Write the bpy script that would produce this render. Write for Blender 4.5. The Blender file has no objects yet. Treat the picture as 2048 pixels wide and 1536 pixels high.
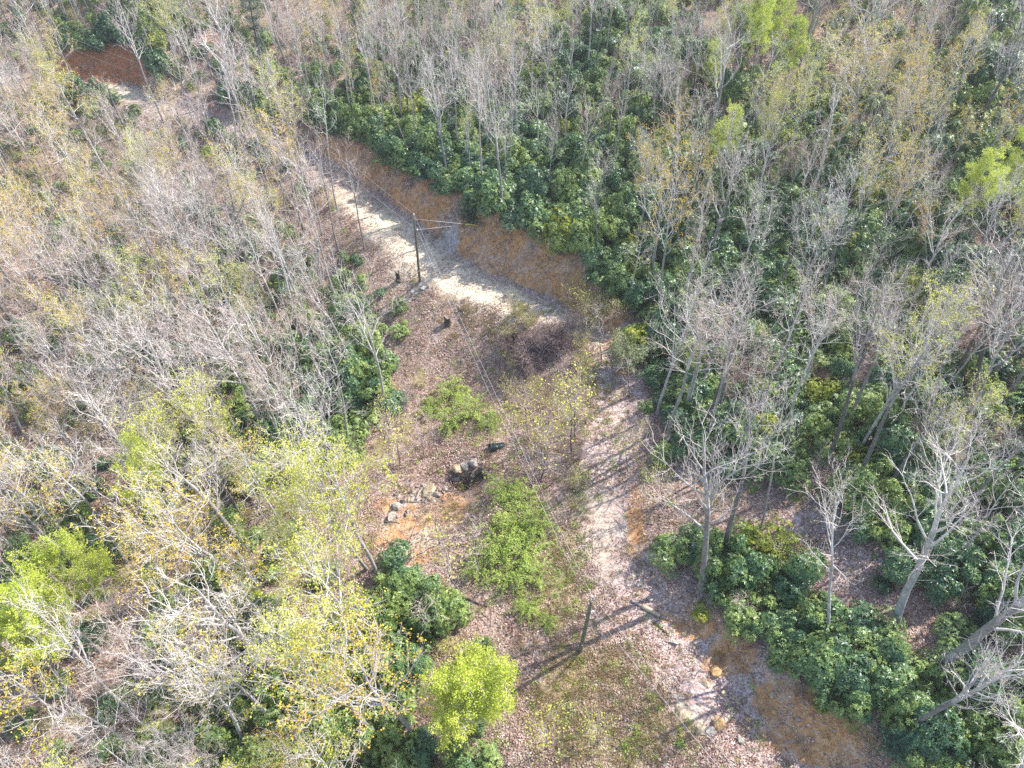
import bpy, math, random
import numpy as np
from mathutils import Vector, Matrix, Quaternion

SC = bpy.context.scene
COL = SC.collection
R = math.radians
rnd = random.Random(7)
nrs = np.random.RandomState(11)

# ------------------------------------------------------------------ camera, sky, sun, exposure
CAMH, PITCH, FOC = 54.0, R(46.8), 1420.0
cam_d = bpy.data.cameras.new('camera')
cam = bpy.data.objects.new('camera', cam_d)
COL.objects.link(cam)
cam.location = (0, 0, CAMH)
cam.rotation_euler = (R(90) - PITCH, 0, 0)
cam_d.sensor_width = 36.0
cam_d.lens = 36.0 * FOC / 2048.0
cam_d.clip_start, cam_d.clip_end = 0.5, 2000.0
SC.camera = cam

SUN_AZ, SUN_EL = R(62), R(47)          # azimuth clockwise from +Y
world = bpy.data.worlds.new('World')
SC.world = world
world.use_nodes = True
wn = world.node_tree
bg = wn.nodes['Background']
sky = wn.nodes.new('ShaderNodeTexSky')
sky.sky_type = 'NISHITA'
sky.sun_disc = False
sky.sun_elevation = SUN_EL
sky.sun_rotation = SUN_AZ
wn.links.new(sky.outputs[0], bg.inputs[0])
bg.inputs[1].default_value = 0.15
sun_d = bpy.data.lights.new('sun', 'SUN')
sun_d.energy = 3.9
sun_d.angle = R(0.5)
sun_d.color = (1.0, 0.96, 0.91)
sun = bpy.data.objects.new('sun', sun_d)
COL.objects.link(sun)
to_sun = Vector((math.sin(SUN_AZ) * math.cos(SUN_EL), math.cos(SUN_AZ) * math.cos(SUN_EL), math.sin(SUN_EL)))
sun.rotation_euler = to_sun.to_track_quat('Z', 'Y').to_euler()
sun.location = to_sun * 200

SC.view_settings.view_transform = 'Standard'
SC.view_settings.look = 'None'
SC.view_settings.gamma = 1.0
SC.view_settings.exposure = 1.4
SC.cycles.max_bounces = 5
SC.cycles.diffuse_bounces = 3
SC.cycles.glossy_bounces = 2
SC.cycles.transmission_bounces = 3
SC.cycles.transparent_max_bounces = 6
SC.cycles.use_denoising = False
SC.render.film_transparent = False

# ------------------------------------------------------------------ pixel <-> world helpers (pixels of the 2048 x 1536 frame)
cp, sp = math.cos(PITCH), math.sin(PITCH)


def ray(px, py):
    u, v = (px - 1024) / FOC, (768 - py) / FOC
    d = np.array([u, cp + v * sp, -sp + v * cp])
    return d / np.linalg.norm(d)


def flat(px, py, z=0.0):
    d = ray(px, py)
    t = (z - CAMH) / d[2]
    return np.array([d[0] * t, d[1] * t])


def project(P):
    P = np.atleast_2d(np.asarray(P, float))
    dx, dy, dz = P[:, 0], P[:, 1], P[:, 2] - CAMH
    f = dy * cp - dz * sp
    f = np.where(f > 0.1, f, 0.1)
    v = dy * sp + dz * cp
    return np.stack([1024 + FOC * dx / f, 768 - FOC * v / f, f], 1)


# ------------------------------------------------------------------ numpy noise
def _lattice(seed):
    return np.random.RandomState(seed).rand(256, 256)


_LAT = [_lattice(s) for s in (1, 2, 3)]


def vnoise(x, y, k=0):
    L = _LAT[k % 3]
    xi, yi = np.floor(x).astype(int), np.floor(y).astype(int)
    fx, fy = x - xi, y - yi
    fx, fy = fx * fx * (3 - 2 * fx), fy * fy * (3 - 2 * fy)
    a, b = L[xi & 255, yi & 255], L[(xi + 1) & 255, yi & 255]
    c, d = L[xi & 255, (yi + 1) & 255], L[(xi + 1) & 255, (yi + 1) & 255]
    return (a * (1 - fx) + b * fx) * (1 - fy) + (c * (1 - fx) + d * fx) * fy


def fbm(x, y, s, o=4, k=0):
    r, a, t = 0, 1.0, 0
    for i in range(o):
        r = r + a * vnoise(x / s * 2 ** i + 17.3 * i, y / s * 2 ** i + 5.1 * i, k + i)
        t += a
        a *= 0.5
    return r / t - 0.5


# ------------------------------------------------------------------ road line: px, py, left half, right half, bank height, fill slope, fill length, gravel
CTRL = [
    (1800, 1760, 3.4, 3.2, 2.4, .10, 8, .3), (1575, 1560, 3.2, 3.0, 2.2, .10, 8, .12), (1452, 1420, 3.0, 2.8, 2.0, .10, 8, .08),
    (1340, 1290, 2.8, 2.6, 1.7, .10, 8, .05), (1262, 1180, 2.6, 2.2, 1.0, .12, 7, .1), (1212, 1060, 2.6, 2.2, .8, .16, 6, .15),
    (1205, 950, 2.8, 2.4, .6, .18, 6, .1), (1212, 850, 2.8, 2.2, .5, .2, 7, .05), (1216, 760, 2.6, 2.0, .7, .25, 8, .05),
    (1186, 680, 2.6, 1.8, 1.3, .4, 9, .2), (1110, 630, 2.4, 2.0, 4.0, .5, 10, .6), (1010, 592, 2.4, 2.4, 5.2, .5, 10, 1.),
    (920, 555, 2.6, 2.8, 5.6, .5, 9, 1.), (852, 508, 2.8, 3.0, 5.2, .45, 8, 1.), (790, 458, 3.0, 3.0, 4.4, .45, 8, 1.),
    (735, 412, 3.0, 2.8, 3.6, .4, 8, .9), (680, 365, 2.6, 2.6, 3.4, .4, 8, .3), (590, 310, 1.8, 2.0, 2.5, .4, 8, .1),
    (480, 262, 1.6, 1.6, 1.5, .4, 8, .1), (380, 232, 1.6, 1.6, .8, .4, 8, .2), (295, 208, 2.4, 2.0, .5, .4, 8, .35),
    (225, 178, 3.0, 3.6, 4.8, .4, 8, .5), (140, 172, 2.6, 3.0, 3.4, .4, 8, .4), (20, 165, 2.6, 2.4, 2.0, .4, 8, .3),
    (-140, 150, 2.6, 2.4, 2.0, .4, 8, .3)]
cw = [flat(c[0], c[1]) for c in CTRL]
prm = [np.array(c[2:], float) for c in CTRL]
e0 = cw[0] + (cw[0] - cw[1]) / np.linalg.norm(cw[0] - cw[1]) * 60
e1 = cw[-1] + (cw[-1] - cw[-2]) / np.linalg.norm(cw[-1] - cw[-2]) * 80
cw = [e0] + cw + [e1]
prm = [prm[0]] + prm + [prm[-1]]


def catmull(P, Q, step=1.0):
    out, outq = [], []
    n = len(P)
    for i in range(n - 1):
        p0, p1, p2, p3 = P[max(i - 1, 0)], P[i], P[i + 1], P[min(i + 2, n - 1)]
        m = max(2, int(np.linalg.norm(p2 - p1) / step))
        for j in range(m):
            t = j / m
            out.append(0.5 * ((2 * p1) + (-p0 + p2) * t + (2 * p0 - 5 * p1 + 4 * p2 - p3) * t * t + (-p0 + 3 * p1 - 3 * p2 + p3) * t ** 3))
            outq.append(Q[i] * (1 - t) + Q[i + 1] * t)
    out.append(P[-1])
    outq.append(Q[-1])
    return np.array(out), np.array(outq)


LINE, LPRM = catmull(cw, prm)


def line_sd(X, Y, L, Pm):
    """signed distance (positive to the right of travel), params at the nearest point"""
    X, Y = X.ravel(), Y.ravel()
    n = X.size
    D, Q = np.empty(n), np.empty((n, Pm.shape[1]))
    A, B = L[:-1], L[1:]
    AB = B - A
    L2 = (AB ** 2).sum(1)
    for s in range(0, n, 20000):
        e = min(n, s + 20000)
        px, py = X[s:e, None] - A[None, :, 0], Y[s:e, None] - A[None, :, 1]
        t = np.clip((px * AB[:, 0] + py * AB[:, 1]) / L2, 0, 1)
        dx, dy = px - t * AB[:, 0], py - t * AB[:, 1]
        d2 = dx * dx + dy * dy
        k = d2.argmin(1)
        r = np.arange(e - s)
        cr = AB[k, 0] * py[r, k] - AB[k, 1] * px[r, k]
        D[s:e] = np.sqrt(d2[r, k]) * np.where(cr > 0, -1, 1)
        tt = t[r, k][:, None]
        Q[s:e] = Pm[k] * (1 - tt) + Pm[k + 1] * tt
    return D, Q


GS = 0.5
GX0, GX1, GY0, GY1 = -165.0, 165.0, -25.0, 265.0
gx = np.arange(GX0, GX1 + GS / 2, GS)
gy = np.arange(GY0, GY1 + GS / 2, GS)
GX, GY = np.meshgrid(gx, gy, indexing='ij')
wob = fbm(GX, GY, 6.0, 3, 1)
SD, PQ = line_sd(GX, GY, LINE, LPRM)
SD = SD.reshape(GX.shape)
PQ = PQ.reshape(GX.shape + (6,))
lh, rh, bh, fs, fl, grav = [PQ[..., i] for i in range(6)]


def sstep(x, a, b):
    t = np.clip((x - a) / (b - a), 0, 1)
    return t * t * (3 - 2 * t)


dR = SD - rh - wob * 1.6
bw = 0.75 * bh + 0.35
bank = bh * np.clip(dR / bw, 0, 1) ** 0.85
up = np.clip(dR - bw, 0, None)
zR = bank + 0.20 * np.minimum(up, 70) + 0.10 * np.clip(up - 70, 0, None)
dL = -SD - lh - wob * 1.8
f1 = np.clip(dL, 0, None)
zL = -(fs * np.minimum(f1, fl) + 0.22 * np.clip(f1 - fl, 0, 26) + 0.05 * np.clip(f1 - fl - 26, 0, None))
Z = np.where(SD > 0, zR, zL) * 1.0


def blur(a, sig):
    r = int(sig * 3)
    k = np.exp(-0.5 * (np.arange(-r, r + 1) / sig) ** 2)
    k /= k.sum()
    for ax in (0, 1):
        p = np.pad(a, [(r, r) if i == ax else (0, 0) for i in range(2)], mode='edge')
        out = np.zeros_like(a)
        for i, w in enumerate(k):
            sl = [slice(None), slice(None)]
            sl[ax] = slice(i, i + a.shape[ax])
            out += w * p[tuple(sl)]
        a = out
    return a


ZB = blur(Z, 8.0)
far = np.maximum(sstep(SD, 9, 20), sstep(-SD, 12, 24))
ZC = blur(Z, 1.0)
Z = ZC * (1 - far) + ZB * far
amp = sstep(np.abs(SD), 2.5, 8)
onb = sstep(dR, .2, 1) * (1 - sstep(dR, bw, bw + 1))
Z += onb * (fbm(GX * 1.0, GY * .35, .9, 2, 1)) * 1.1 * np.clip(bh / 4, 0, 1)
Z += fbm(GX, GY, 22, 3, 0) * 3.2 * sstep(np.abs(SD), 8, 30) + fbm(GX, GY, 4, 3, 2) * (0.12 + 0.45 * amp) + fbm(GX, GY, 1.4, 2, 1) * 0.14


def bump_at(x, y, r, dz, ex=1.0, ang=0.0):
    global Z
    c, s = math.cos(ang), math.sin(ang)
    u, v = (GX - x) * c + (GY - y) * s, -(GX - x) * s + (GY - y) * c
    Z = Z + dz * np.exp(-((u / (r * ex)) ** 2 + (v / r) ** 2))


def hz(x, y):
    x, y = np.asarray(x, float), np.asarray(y, float)
    fx = np.clip((x - GX0) / GS, 0, len(gx) - 1.001)
    fy = np.clip((y - GY0) / GS, 0, len(gy) - 1.001)
    i, j = fx.astype(int), fy.astype(int)
    a, b = fx - i, fy - j
    return (Z[i, j] * (1 - a) + Z[i + 1, j] * a) * (1 - b) + (Z[i, j + 1] * (1 - a) + Z[i + 1, j + 1] * a) * b


def at(px, py):
    """the ground point seen at a pixel"""
    d = ray(px, py)
    t = np.arange(20, 330, 0.25)
    x, y, z = d[0] * t, d[1] * t, CAMH + d[2] * t
    g = hz(x, y)
    k = np.argmax(z < g)
    if k == 0:
        k = len(t) - 1
    return Vector((x[k], y[k], float(hz(x[k], y[k]))))


def mpp(px, py):
    """metres per full-frame pixel at the ground seen there"""
    return project(at(px, py))[0, 2] / FOC


# local shape of the washed-out hollow below the road
for (px, py, r, dz, ex, ang) in [(935, 972, 1.5, -1.3, 1.6, 0.2), (868, 1040, 4.0, -0.5, 1.3, 0.2), (948, 925, 2.0, .35, 1, 0), (990, 1030, 2.2, .9, 1.6, 1.2),
                                 (800, 640, 2.0, -.5, 2.5, 1.4), (1600, 1150, 7, -.8, 1, 0)]:
    p = at(px, py)
    bump_at(p.x, p.y, r, dz, ex, ang)

# ------------------------------------------------------------------ soil masks
M_grav = grav * sstep(-np.abs(SD + 0.7 + wob * 2.2), -3.6, -1.2) * 1.0
onbank = sstep(dR, -0.3, 0.2) * (1 - sstep(dR, bw * 1.0, bw * 1.0 + 0.9))
M_or = onbank * np.interp(bh, [0, 1, 2.4, 3, 5], [.1, .25, .38, .62, .66])
M_or = np.clip(M_or * (1.0 + fbm(GX, GY, 2.2, 3, 2) * 1.6), 0, 1)
M_st = np.zeros_like(Z)
M_gr = np.zeros_like(Z)
M_dk = np.zeros_like(Z)
M_pk = np.clip(1 - np.abs(SD) / 7, 0, 1) * 0.6
M_gy = np.zeros_like(Z)


def blob(M, px, py, rx, ry=None, v=1.0, ang=0.0):
    ry = ry or rx
    p = at(px, py)
    c, s = math.cos(ang), math.sin(ang)
    u, w = (GX - p.x) * c + (GY - p.y) * s, -(GX - p.x) * s + (GY - p.y) * c
    M += v * np.exp(-((u / rx) ** 2 + (w / ry) ** 2) ** 1.5)


for a in [(880, 1015, 3.6, 2.0), (850, 1060, 3.2, 2.2), (800, 1085, 2.6, 1.6), (820, 1120, 2.6, 1.2, .7), (770, 1010, 1.6, 1.0, .7), (1275, 985, .6, 1.2, .95), (1270, 1035, .8, 1.8, .8), (1268, 1090, .8, 1.4, .85), (1125, 535, 3.0, 2.2, .8), (1180, 590, 2.4, 2.2, .8), (945, 450, 1.6, 1.4, .6), (1060, 500, 2.5, 1.0, .6), (1235, 625, 2.0, 1.5, .8), (720, 380, 3, 1.5, .5),
          (1195, 690, 1.0, 1.6, .7), (1235, 700, 1.0, 2.0, .6), (1245, 745, 1.6, .8, .6), (1150, 640, 2.5, 1.0, .5), (1380, 1260, 1.4, 1.0, .9), (1440, 1330, 1.6, 1.1, .9), (1470, 1300, 1.2, .8, .8),
          (1560, 1400, 2.2, 1.0, .9), (1650, 1490, 2.6, 1.4, .9), (1560, 1480, 2.6, 1.6, .5), (1330, 1235, 1, .7, .6), (720, 440, 2.2, 5, .5, .6), (800, 530, 1.8, 2.4, .4), (885, 590, 2.0, 1.4, .5),
          (290, 1290, 3.5, 1.6, .25), (190, 1360, 2.4, 1.2, .35), (215, 150, 5, 2.5, .8), (300, 140, 9, 3, .35)]:
    blob(M_or, *a)
for a in [(1360, 1410, .4, 2.0, .6, .75), (1410, 1470, .4, 2.2, .6, .75), (1320, 1350, .4, 1.4, .35, .75), (865, 1075, 2.4, 1.4, .55), (790, 1110, 2.0, 1.0, .5), (870, 1000, 2.2, .5, .4),
          (1205, 1020, 1.8, 5, .22), (1200, 1130, 1.4, 3, .2), (800, 545, 2.0, 2.2, .7), (1190, 690, .8, 1.4, .5), (240, 185, 6, 2.5, .3), (1200, 560, .3, .3, .3), (400, 150, 22, 3.0, .3, .35)]:
    blob(M_grav, *a)
for a in [(1200, 1390, 4.0, 3.5, .7), (1120, 1420, 3, 2.5, .6), (1250, 1480, 4, 2.5, .6), (1150, 1330, 1.8, 1.5, .8), (1130, 1190, 2, 3, .6), (1090, 1230, 2, 2, .5), (940, 620, 4, 3, .35), (1000, 650, 3, 3, .3),
          (880, 1040, 3, 1.5, .4), (690, 1090, 3, 3, .5), (560, 1150, 5, 3, .4)]:
    blob(M_st, *a)
for a in [(1200, 790, 2.2, 4, .35), (1150, 1000, 1.3, 5, .45), (1120, 1130, 1.2, 3.5, .6), (1260, 1480, 3, 2, .3), (1380, 1500, 1.6, 1.6, .3), (950, 850, 4, 3, .5), (1170, 745, 1.6, 3, .35), (1040, 1080, 3, 5, .4)]:
    blob(M_gr, *a)
for a in [(932, 970, 1.3, .55, 1.0), (958, 957, 1.3, .45, .8), (905, 968, .9, .4, .6), (985, 1000, .9, .7, .5), (800, 700, 1.2, 3, .3)]:
    blob(M_dk, *a)
for a in [(1480, 1380, 2.6, 2.2, .9), (1400, 1310, 1.8, 2.2, .9), (1340, 1250, 1.6, 1.6, .8), (1600, 1150, 8, 6, .9), (1210, 1000, 2.4, 8, .5), (1520, 1440, 2, 1.4, .7), (1250, 800, 2.0, 5, .7)]:
    blob(M_pk, *a)
for a in [(900, 470, 2.2, 2.6, .55, .5), (885, 500, 2.2, 1.6, .5), (950, 590, 2.0, 1.0, .25), (805, 600, 3.0, 1.0, .5), (850, 570, 2.4, 1.2, .5), (868, 660, .9, 4.0, .45, .1), (830, 1000, 3.0, .8, .5, .3), (1340, 1330, .9, 2.4, .4, .75), (1330, 1420, 1, 1.6, .35)]:
    blob(M_gy, *a)

# ------------------------------------------------------------------ node helpers
def new_mat(name):
    m = bpy.data.materials.new(name)
    m.use_nodes = True
    return m, m.node_tree, m.node_tree.nodes['Principled BSDF']


def N(nt, kind, **kw):
    n = nt.nodes.new(kind)
    for k, v in kw.items():
        setattr(n, k, v)
    return n


def ramp(nt, src, stops, interp='LINEAR'):
    r = nt.nodes.new('ShaderNodeValToRGB')
    r.color_ramp.interpolation = interp
    els = r.color_ramp.elements
    while len(els) > 1:
        els.remove(els[-1])
    els[0].position, els[0].color = stops[0][0], tuple(stops[0][1]) + (1,)
    for p, c in stops[1:]:
        e = els.new(p)
        e.color = tuple(c) + (1,)
    nt.links.new(src, r.inputs[0])
    return r.outputs[0]


def noise(nt, vec, scale, detail=3, rough=0.55):
    n = nt.nodes.new('ShaderNodeTexNoise')
    n.inputs['Scale'].default_value = scale
    n.inputs['Detail'].default_value = detail
    n.inputs['Roughness'].default_value = rough
    if vec is not None:
        nt.links.new(vec, n.inputs['Vector'])
    return n.outputs['Fac']


def math_n(nt, op, a, b=0.0, c=None):
    n = nt.nodes.new('ShaderNodeMath')
    n.operation = op
    for i, v in enumerate((a, b, c)):
        if v is None:
            continue
        if isinstance(v, (int, float)):
            n.inputs[i].default_value = v
        else:
            nt.links.new(v, n.inputs[i])
    return n.outputs[0]


def mixc(nt, f, a, b):
    n = nt.nodes.new('ShaderNodeMix')
    n.data_type = 'RGBA'
    for sock, v in ((n.inputs[0], f), (n.inputs[6], a), (n.inputs[7], b)):
        if isinstance(v, (int, float)):
            sock.default_value = v
        elif isinstance(v, tuple):
            sock.default_value = v + (1,)
        else:
            nt.links.new(v, sock)
    return n.outputs[2]


def leaf_mat(name, stops, rough=0.55, trans=0.25, spec=0.4, nscale=0.9):
    """leaf colour varies plant to plant and clump to clump; thin leaves pass some light"""
    m, nt, b = new_mat(name)
    oi = N(nt, 'ShaderNodeObjectInfo')
    g = N(nt, 'ShaderNodeNewGeometry')
    n1 = noise(nt, g.outputs['Position'], nscale, 3)
    f = math_n(nt, 'ADD', math_n(nt, 'MULTIPLY', oi.outputs['Random'], 0.55), math_n(nt, 'MULTIPLY', math_n(nt, 'SUBTRACT', n1, 0.5), 1.5))
    f = math_n(nt, 'ADD', f, math_n(nt, 'MULTIPLY', g.outputs['Random Per Island'], 0.55))
    f = math_n(nt, 'SUBTRACT', f, 0.05)
    c = ramp(nt, f, stops)
    nt.links.new(c, b.inputs['Base Color'])
    b.inputs['Roughness'].default_value = rough
    b.inputs['Specular IOR Level'].default_value = spec
    if trans > 0:
        tr = N(nt, 'ShaderNodeBsdfTranslucent')
        nt.links.new(c, tr.inputs[0])
        mx = N(nt, 'ShaderNodeMixShader')
        mx.inputs[0].default_value = trans
        nt.links.new(b.outputs[0], mx.inputs[1])
        nt.links.new(tr.outputs[0], mx.inputs[2])
        nt.links.new(mx.outputs[0], nt.nodes['Material Output'].inputs[0])
    return m


def bark_mat(name, stops, scale=3.0):
    m, nt, b = new_mat(name)
    oi = N(nt, 'ShaderNodeObjectInfo')
    g = N(nt, 'ShaderNodeNewGeometry')
    n1 = noise(nt, g.outputs['Position'], scale, 5, 0.7)
    f = math_n(nt, 'ADD', math_n(nt, 'MULTIPLY', oi.outputs['Random'], 0.5), math_n(nt, 'MULTIPLY', math_n(nt, 'SUBTRACT', n1, 0.5), 1.6))
    f = math_n(nt, 'ADD', f, 0.25)
    nt.links.new(ramp(nt, f, stops), b.inputs['Base Color'])
    b.inputs['Roughness'].default_value = 0.9
    b.inputs['Specular IOR Level'].default_value = 0.15
    return m


MAT = {}
MAT['bark'] = bark_mat('bark_grey', [(0, (.12, .11, .10)), (.5, (.28, .265, .245)), (1, (.5, .485, .45))])
MAT['bark_dark'] = bark_mat('bark_dark', [(0, (.05, .045, .04)), (.5, (.14, .13, .12)), (1, (.3, .29, .27))], 6.0)
MAT['limb'] = bark_mat('limb_pale', [(0, (.26, .24, .22)), (.5, (.47, .44, .41)), (1, (.70, .67, .63))], 2.0)
MAT['twig'] = bark_mat('twig_pale', [(0, (.40, .33, .285)), (.5, (.60, .525, .47)), (1, (.76, .70, .65))], 1.2)
MAT['twig_brown'] = bark_mat('twig_brown', [(0, (.31, .215, .18)), (.5, (.49, .37, .32)), (1, (.63, .52, .46))], 1.2)
MAT['bud'] = leaf_mat('bud_tan', [(0, (.40, .27, .16)), (.5, (.55, .42, .24)), (1, (.64, .56, .32))], .7, .3, .1)
MAT['gold'] = leaf_mat('leaf_gold', [(0, (.48, .31, .04)), (.5, (.64, .48, .06)), (1, (.70, .60, .14))], .6, .35, .2)
MAT['olive'] = leaf_mat('leaf_olive', [(0, (.36, .36, .06)), (.5, (.52, .53, .08)), (1, (.64, .63, .15))], .6, .35, .2)
MAT['lime'] = leaf_mat('leaf_lime', [(0, (.30, .38, .04)), (.5, (.49, .56, .07)), (1, (.64, .69, .14))], .55, .45, .25)
MAT['orange'] = leaf_mat('leaf_orange', [(0, (.36, .15, .03)), (.5, (.5, .24, .05)), (1, (.55, .33, .1))], .6, .35, .2)
MAT['laurel'] = leaf_mat('leaf_laurel', [(0, (.028, .072, .034)), (.35, (.055, .125, .05)), (.7, (.11, .20, .07)), (1, (.24, .33, .09))], .38, .12, .5)
MAT['laurel_light'] = leaf_mat('leaf_laurel_light', [(0, (.065, .12, .04)), (.5, (.16, .245, .07)), (1, (.34, .42, .10))], .42, .2, .45)
MAT['laurel_yellow'] = leaf_mat('leaf_laurel_yellow', [(0, (.13, .17, .02)), (.5, (.26, .3, .03)), (1, (.4, .42, .05))], .45, .25, .4)
MAT['needle'] = leaf_mat('leaf_needle', [(0, (.03, .075, .05)), (.5, (.06, .14, .085)), (1, (.10, .2, .11))], .5, .15, .3)
MAT['sage'] = leaf_mat('leaf_sage', [(0, (.14, .18, .07)), (.5, (.25, .29, .13)), (1, (.42, .45, .24))], .55, .3, .3)
MAT['bramble'] = leaf_mat('leaf_bramble', [(0, (.13, .20, .025)), (.5, (.27, .38, .05)), (1, (.42, .52, .09))], .55, .3, .3)
MAT['white'] = leaf_mat('petal_white', [(0, (.6, .6, .58)), (1, (.8, .8, .78))], .6, .2, .2)
MAT['dryleaf'] = leaf_mat('leaf_dry', [(0, (.13, .075, .055)), (.35, (.30, .185, .14)), (.7, (.47, .335, .265)), (1, (.64, .53, .45))], .75, .1, .2, 2.0)
MAT['straw'] = leaf_mat('straw', [(0, (.25, .17, .08)), (.5, (.42, .31, .16)), (1, (.6, .5, .3))], .8, .15, .1, 2.0)


def simple_mat(name, stops, scale=4, rough=.8, metal=0.0, bump=0.0):
    m, nt, b = new_mat(name)
    g = N(nt, 'ShaderNodeTexCoord')
    n1 = noise(nt, g.outputs['Object'], scale, 5, 0.6)
    nt.links.new(ramp(nt, n1, stops), b.inputs['Base Color'])
    b.inputs['Roughness'].default_value = rough
    b.inputs['Metallic'].default_value = metal
    if bump:
        bp = N(nt, 'ShaderNodeBump')
        bp.inputs['Strength'].default_value = bump
        bp.inputs['Distance'].default_value = 0.05
        nt.links.new(n1, bp.inputs['Height'])
        nt.links.new(bp.outputs[0], b.inputs['Normal'])
    return m


MAT['pole'] = simple_mat('pole_wood', [(.3, (.06, .07, .05)), (.7, (.16, .165, .11))], 3)
MAT['metal'] = simple_mat('galvanised_metal', [(.3, (.35, .36, .37)), (.7, (.5, .51, .52))], 3, .45, .6)
MAT['porcelain'] = simple_mat('insulator_porcelain', [(.3, (.6, .65, .68)), (.7, (.75, .78, .8))], 3, .25)
MAT['wire'] = simple_mat('wire_aluminium', [(.3, (.36, .36, .37)), (.7, (.48, .48, .48))], 3, .5, .1)
MAT['guard'] = simple_mat('guard_yellow', [(.3, (.65, .5, .06)), (.7, (.75, .6, .1))], 3, .5)
MAT['rock'] = simple_mat('rock_grey', [(.3, (.15, .125, .10)), (.5, (.30, .26, .215)), (.7, (.46, .42, .37))], 2.5, .9, 0, .6)
MAT['rock_orange'] = simple_mat('rock_orange', [(.3, (.34, .18, .07)), (.55, (.5, .30, .13)), (.75, (.55, .4, .25))], 2.0, .9, 0, .6)
MAT['rock_tan'] = simple_mat('rock_tan', [(.3, (.25, .17, .09)), (.5, (.40, .31, .19)), (.7, (.53, .46, .33))], 2.2, .9, 0, .6)
MAT['rock_wet'] = simple_mat('rock_wet', [(.35, (.012, .012, .014)), (.6, (.05, .05, .055)), (.8, (.2, .2, .2))], 3, .3, 0, .6)
MAT['deadwood'] = simple_mat('dead_wood', [(.3, (.12, .09, .07)), (.5, (.28, .23, .19)), (.75, (.48, .43, .38))], 5, .9, 0, .5)
MAT['cutwood'] = simple_mat('cut_wood', [(.3, (.12, .09, .065)), (.7, (.26, .2, .15))], 6, .9)
MAT['stump'] = simple_mat('stump_bark', [(.3, (.03, .022, .018)), (.7, (.10, .075, .06))], 6, .9, 0, .6)
MAT['plastic'] = simple_mat('black_plastic', [(.3, (.012, .025, .03)), (.7, (.02, .045, .05))], 3, .35)


# ------------------------------------------------------------------ mesh builder
class MB:
    def __init__(s):
        s.V, s.Q, s.T, s.QM, s.TM, s.n = [], [], [], [], [], 0

    def add(s, V, Q=None, T=None, m=0):
        V = np.asarray(V, float).reshape(-1, 3)
        if Q is not None and len(Q):
            Q = np.asarray(Q, int).reshape(-1, 4)
            s.Q.append(Q + s.n)
            s.QM.append(np.full(len(Q), m))
        if T is not None and len(T):
            T = np.asarray(T, int).reshape(-1, 3)
            s.T.append(T + s.n)
            s.TM.append(np.full(len(T), m))
        s.V.append(V)
        s.n += len(V)

    def merge(s, o, moff=0):
        V = np.concatenate(o.V) if o.V else np.zeros((0, 3))
        for q, m in zip(o.Q, o.QM):
            s.Q.append(q + s.n)
            s.QM.append(m + moff)
        for q, m in zip(o.T, o.TM):
            s.T.append(q + s.n)
            s.TM.append(m + moff)
        s.V.append(V)
        s.n += len(V)

    def mesh(s, name, mats, smooth=False):
        V = np.concatenate(s.V) if s.V else np.zeros((0, 3))
        Q = np.concatenate(s.Q) if s.Q else np.zeros((0, 4), int)
        T = np.concatenate(s.T) if s.T else np.zeros((0, 3), int)
        M = np.concatenate(s.QM + s.TM) if (s.QM or s.TM) else np.zeros(0, int)
        me = bpy.data.meshes.new(name)
        me.vertices.add(len(V))
        me.vertices.foreach_set('co', V.ravel())
        nl = Q.size + T.size
        me.loops.add(nl)
        me.loops.foreach_set('vertex_index', np.concatenate([Q.ravel(), T.ravel()]).astype(np.int32))
        me.polygons.add(len(Q) + len(T))
        st = np.concatenate([np.arange(len(Q)) * 4, Q.size + np.arange(len(T)) * 3]).astype(np.int32)
        me.polygons.foreach_set('loop_start', st)
        me.polygons.foreach_set('material_index', M.astype(np.int32))
        if smooth:
            me.polygons.foreach_set('use_smooth', np.ones(len(M), bool))
        me.update(calc_edges=True)
        me.validate()
        for m in mats:
            me.materials.append(m)
        return me


def frames(P):
    T = np.gradient(P, axis=0)
    T /= np.linalg.norm(T, axis=1)[:, None] + 1e-9
    ref = np.array([0.31, 0.17, 0.94]) if abs(T[0, 2]) < 0.8 else np.array([0.9, 0.3, 0.1])
    A = np.cross(T, ref)
    A /= np.linalg.norm(A, axis=1)[:, None] + 1e-9
    return A, np.cross(T, A)


def tube(mb, P, rad, n=6, m=0, cap=False):
    P = np.asarray(P, float)
    rad = np.broadcast_to(np.asarray(rad, float), (len(P),))
    A, B = frames(P)
    a = np.arange(n) / n * 2 * np.pi
    ring = P[:, None] + rad[:, None, None] * (A[:, None] * np.cos(a)[None, :, None] + B[:, None] * np.sin(a)[None, :, None])
    V = ring.reshape(-1, 3)
    i = np.arange(len(P) - 1)[:, None] * n
    j = np.arange(n)[None]
    k = (j + 1) % n
    Q = np.stack([i + j, i + k, i + n + k, i + n + j], -1).reshape(-1, 4)
    T = None
    if cap:
        V = np.concatenate([V, P[-1:], P[:1]])
        L = (len(P) - 1) * n
        c = len(V) - 2
        T = [(L + x, L + (x + 1) % n, c) for x in range(n)] + [((x + 1) % n, x, c + 1) for x in range(n)]
    mb.add(V, Q, T, m)


def unit(v):
    return v / (np.linalg.norm(v) + 1e-9)


def branch_path(rs, p, d, L, n, wander, up):
    pts = [p]
    d = unit(d)
    for i in range(n):
        d = unit(d + rs.normal(0, wander, 3) + np.array([0, 0, up / n]))
        p = p + d * (L / n)
        pts.append(p)
    return np.array(pts)


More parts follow.
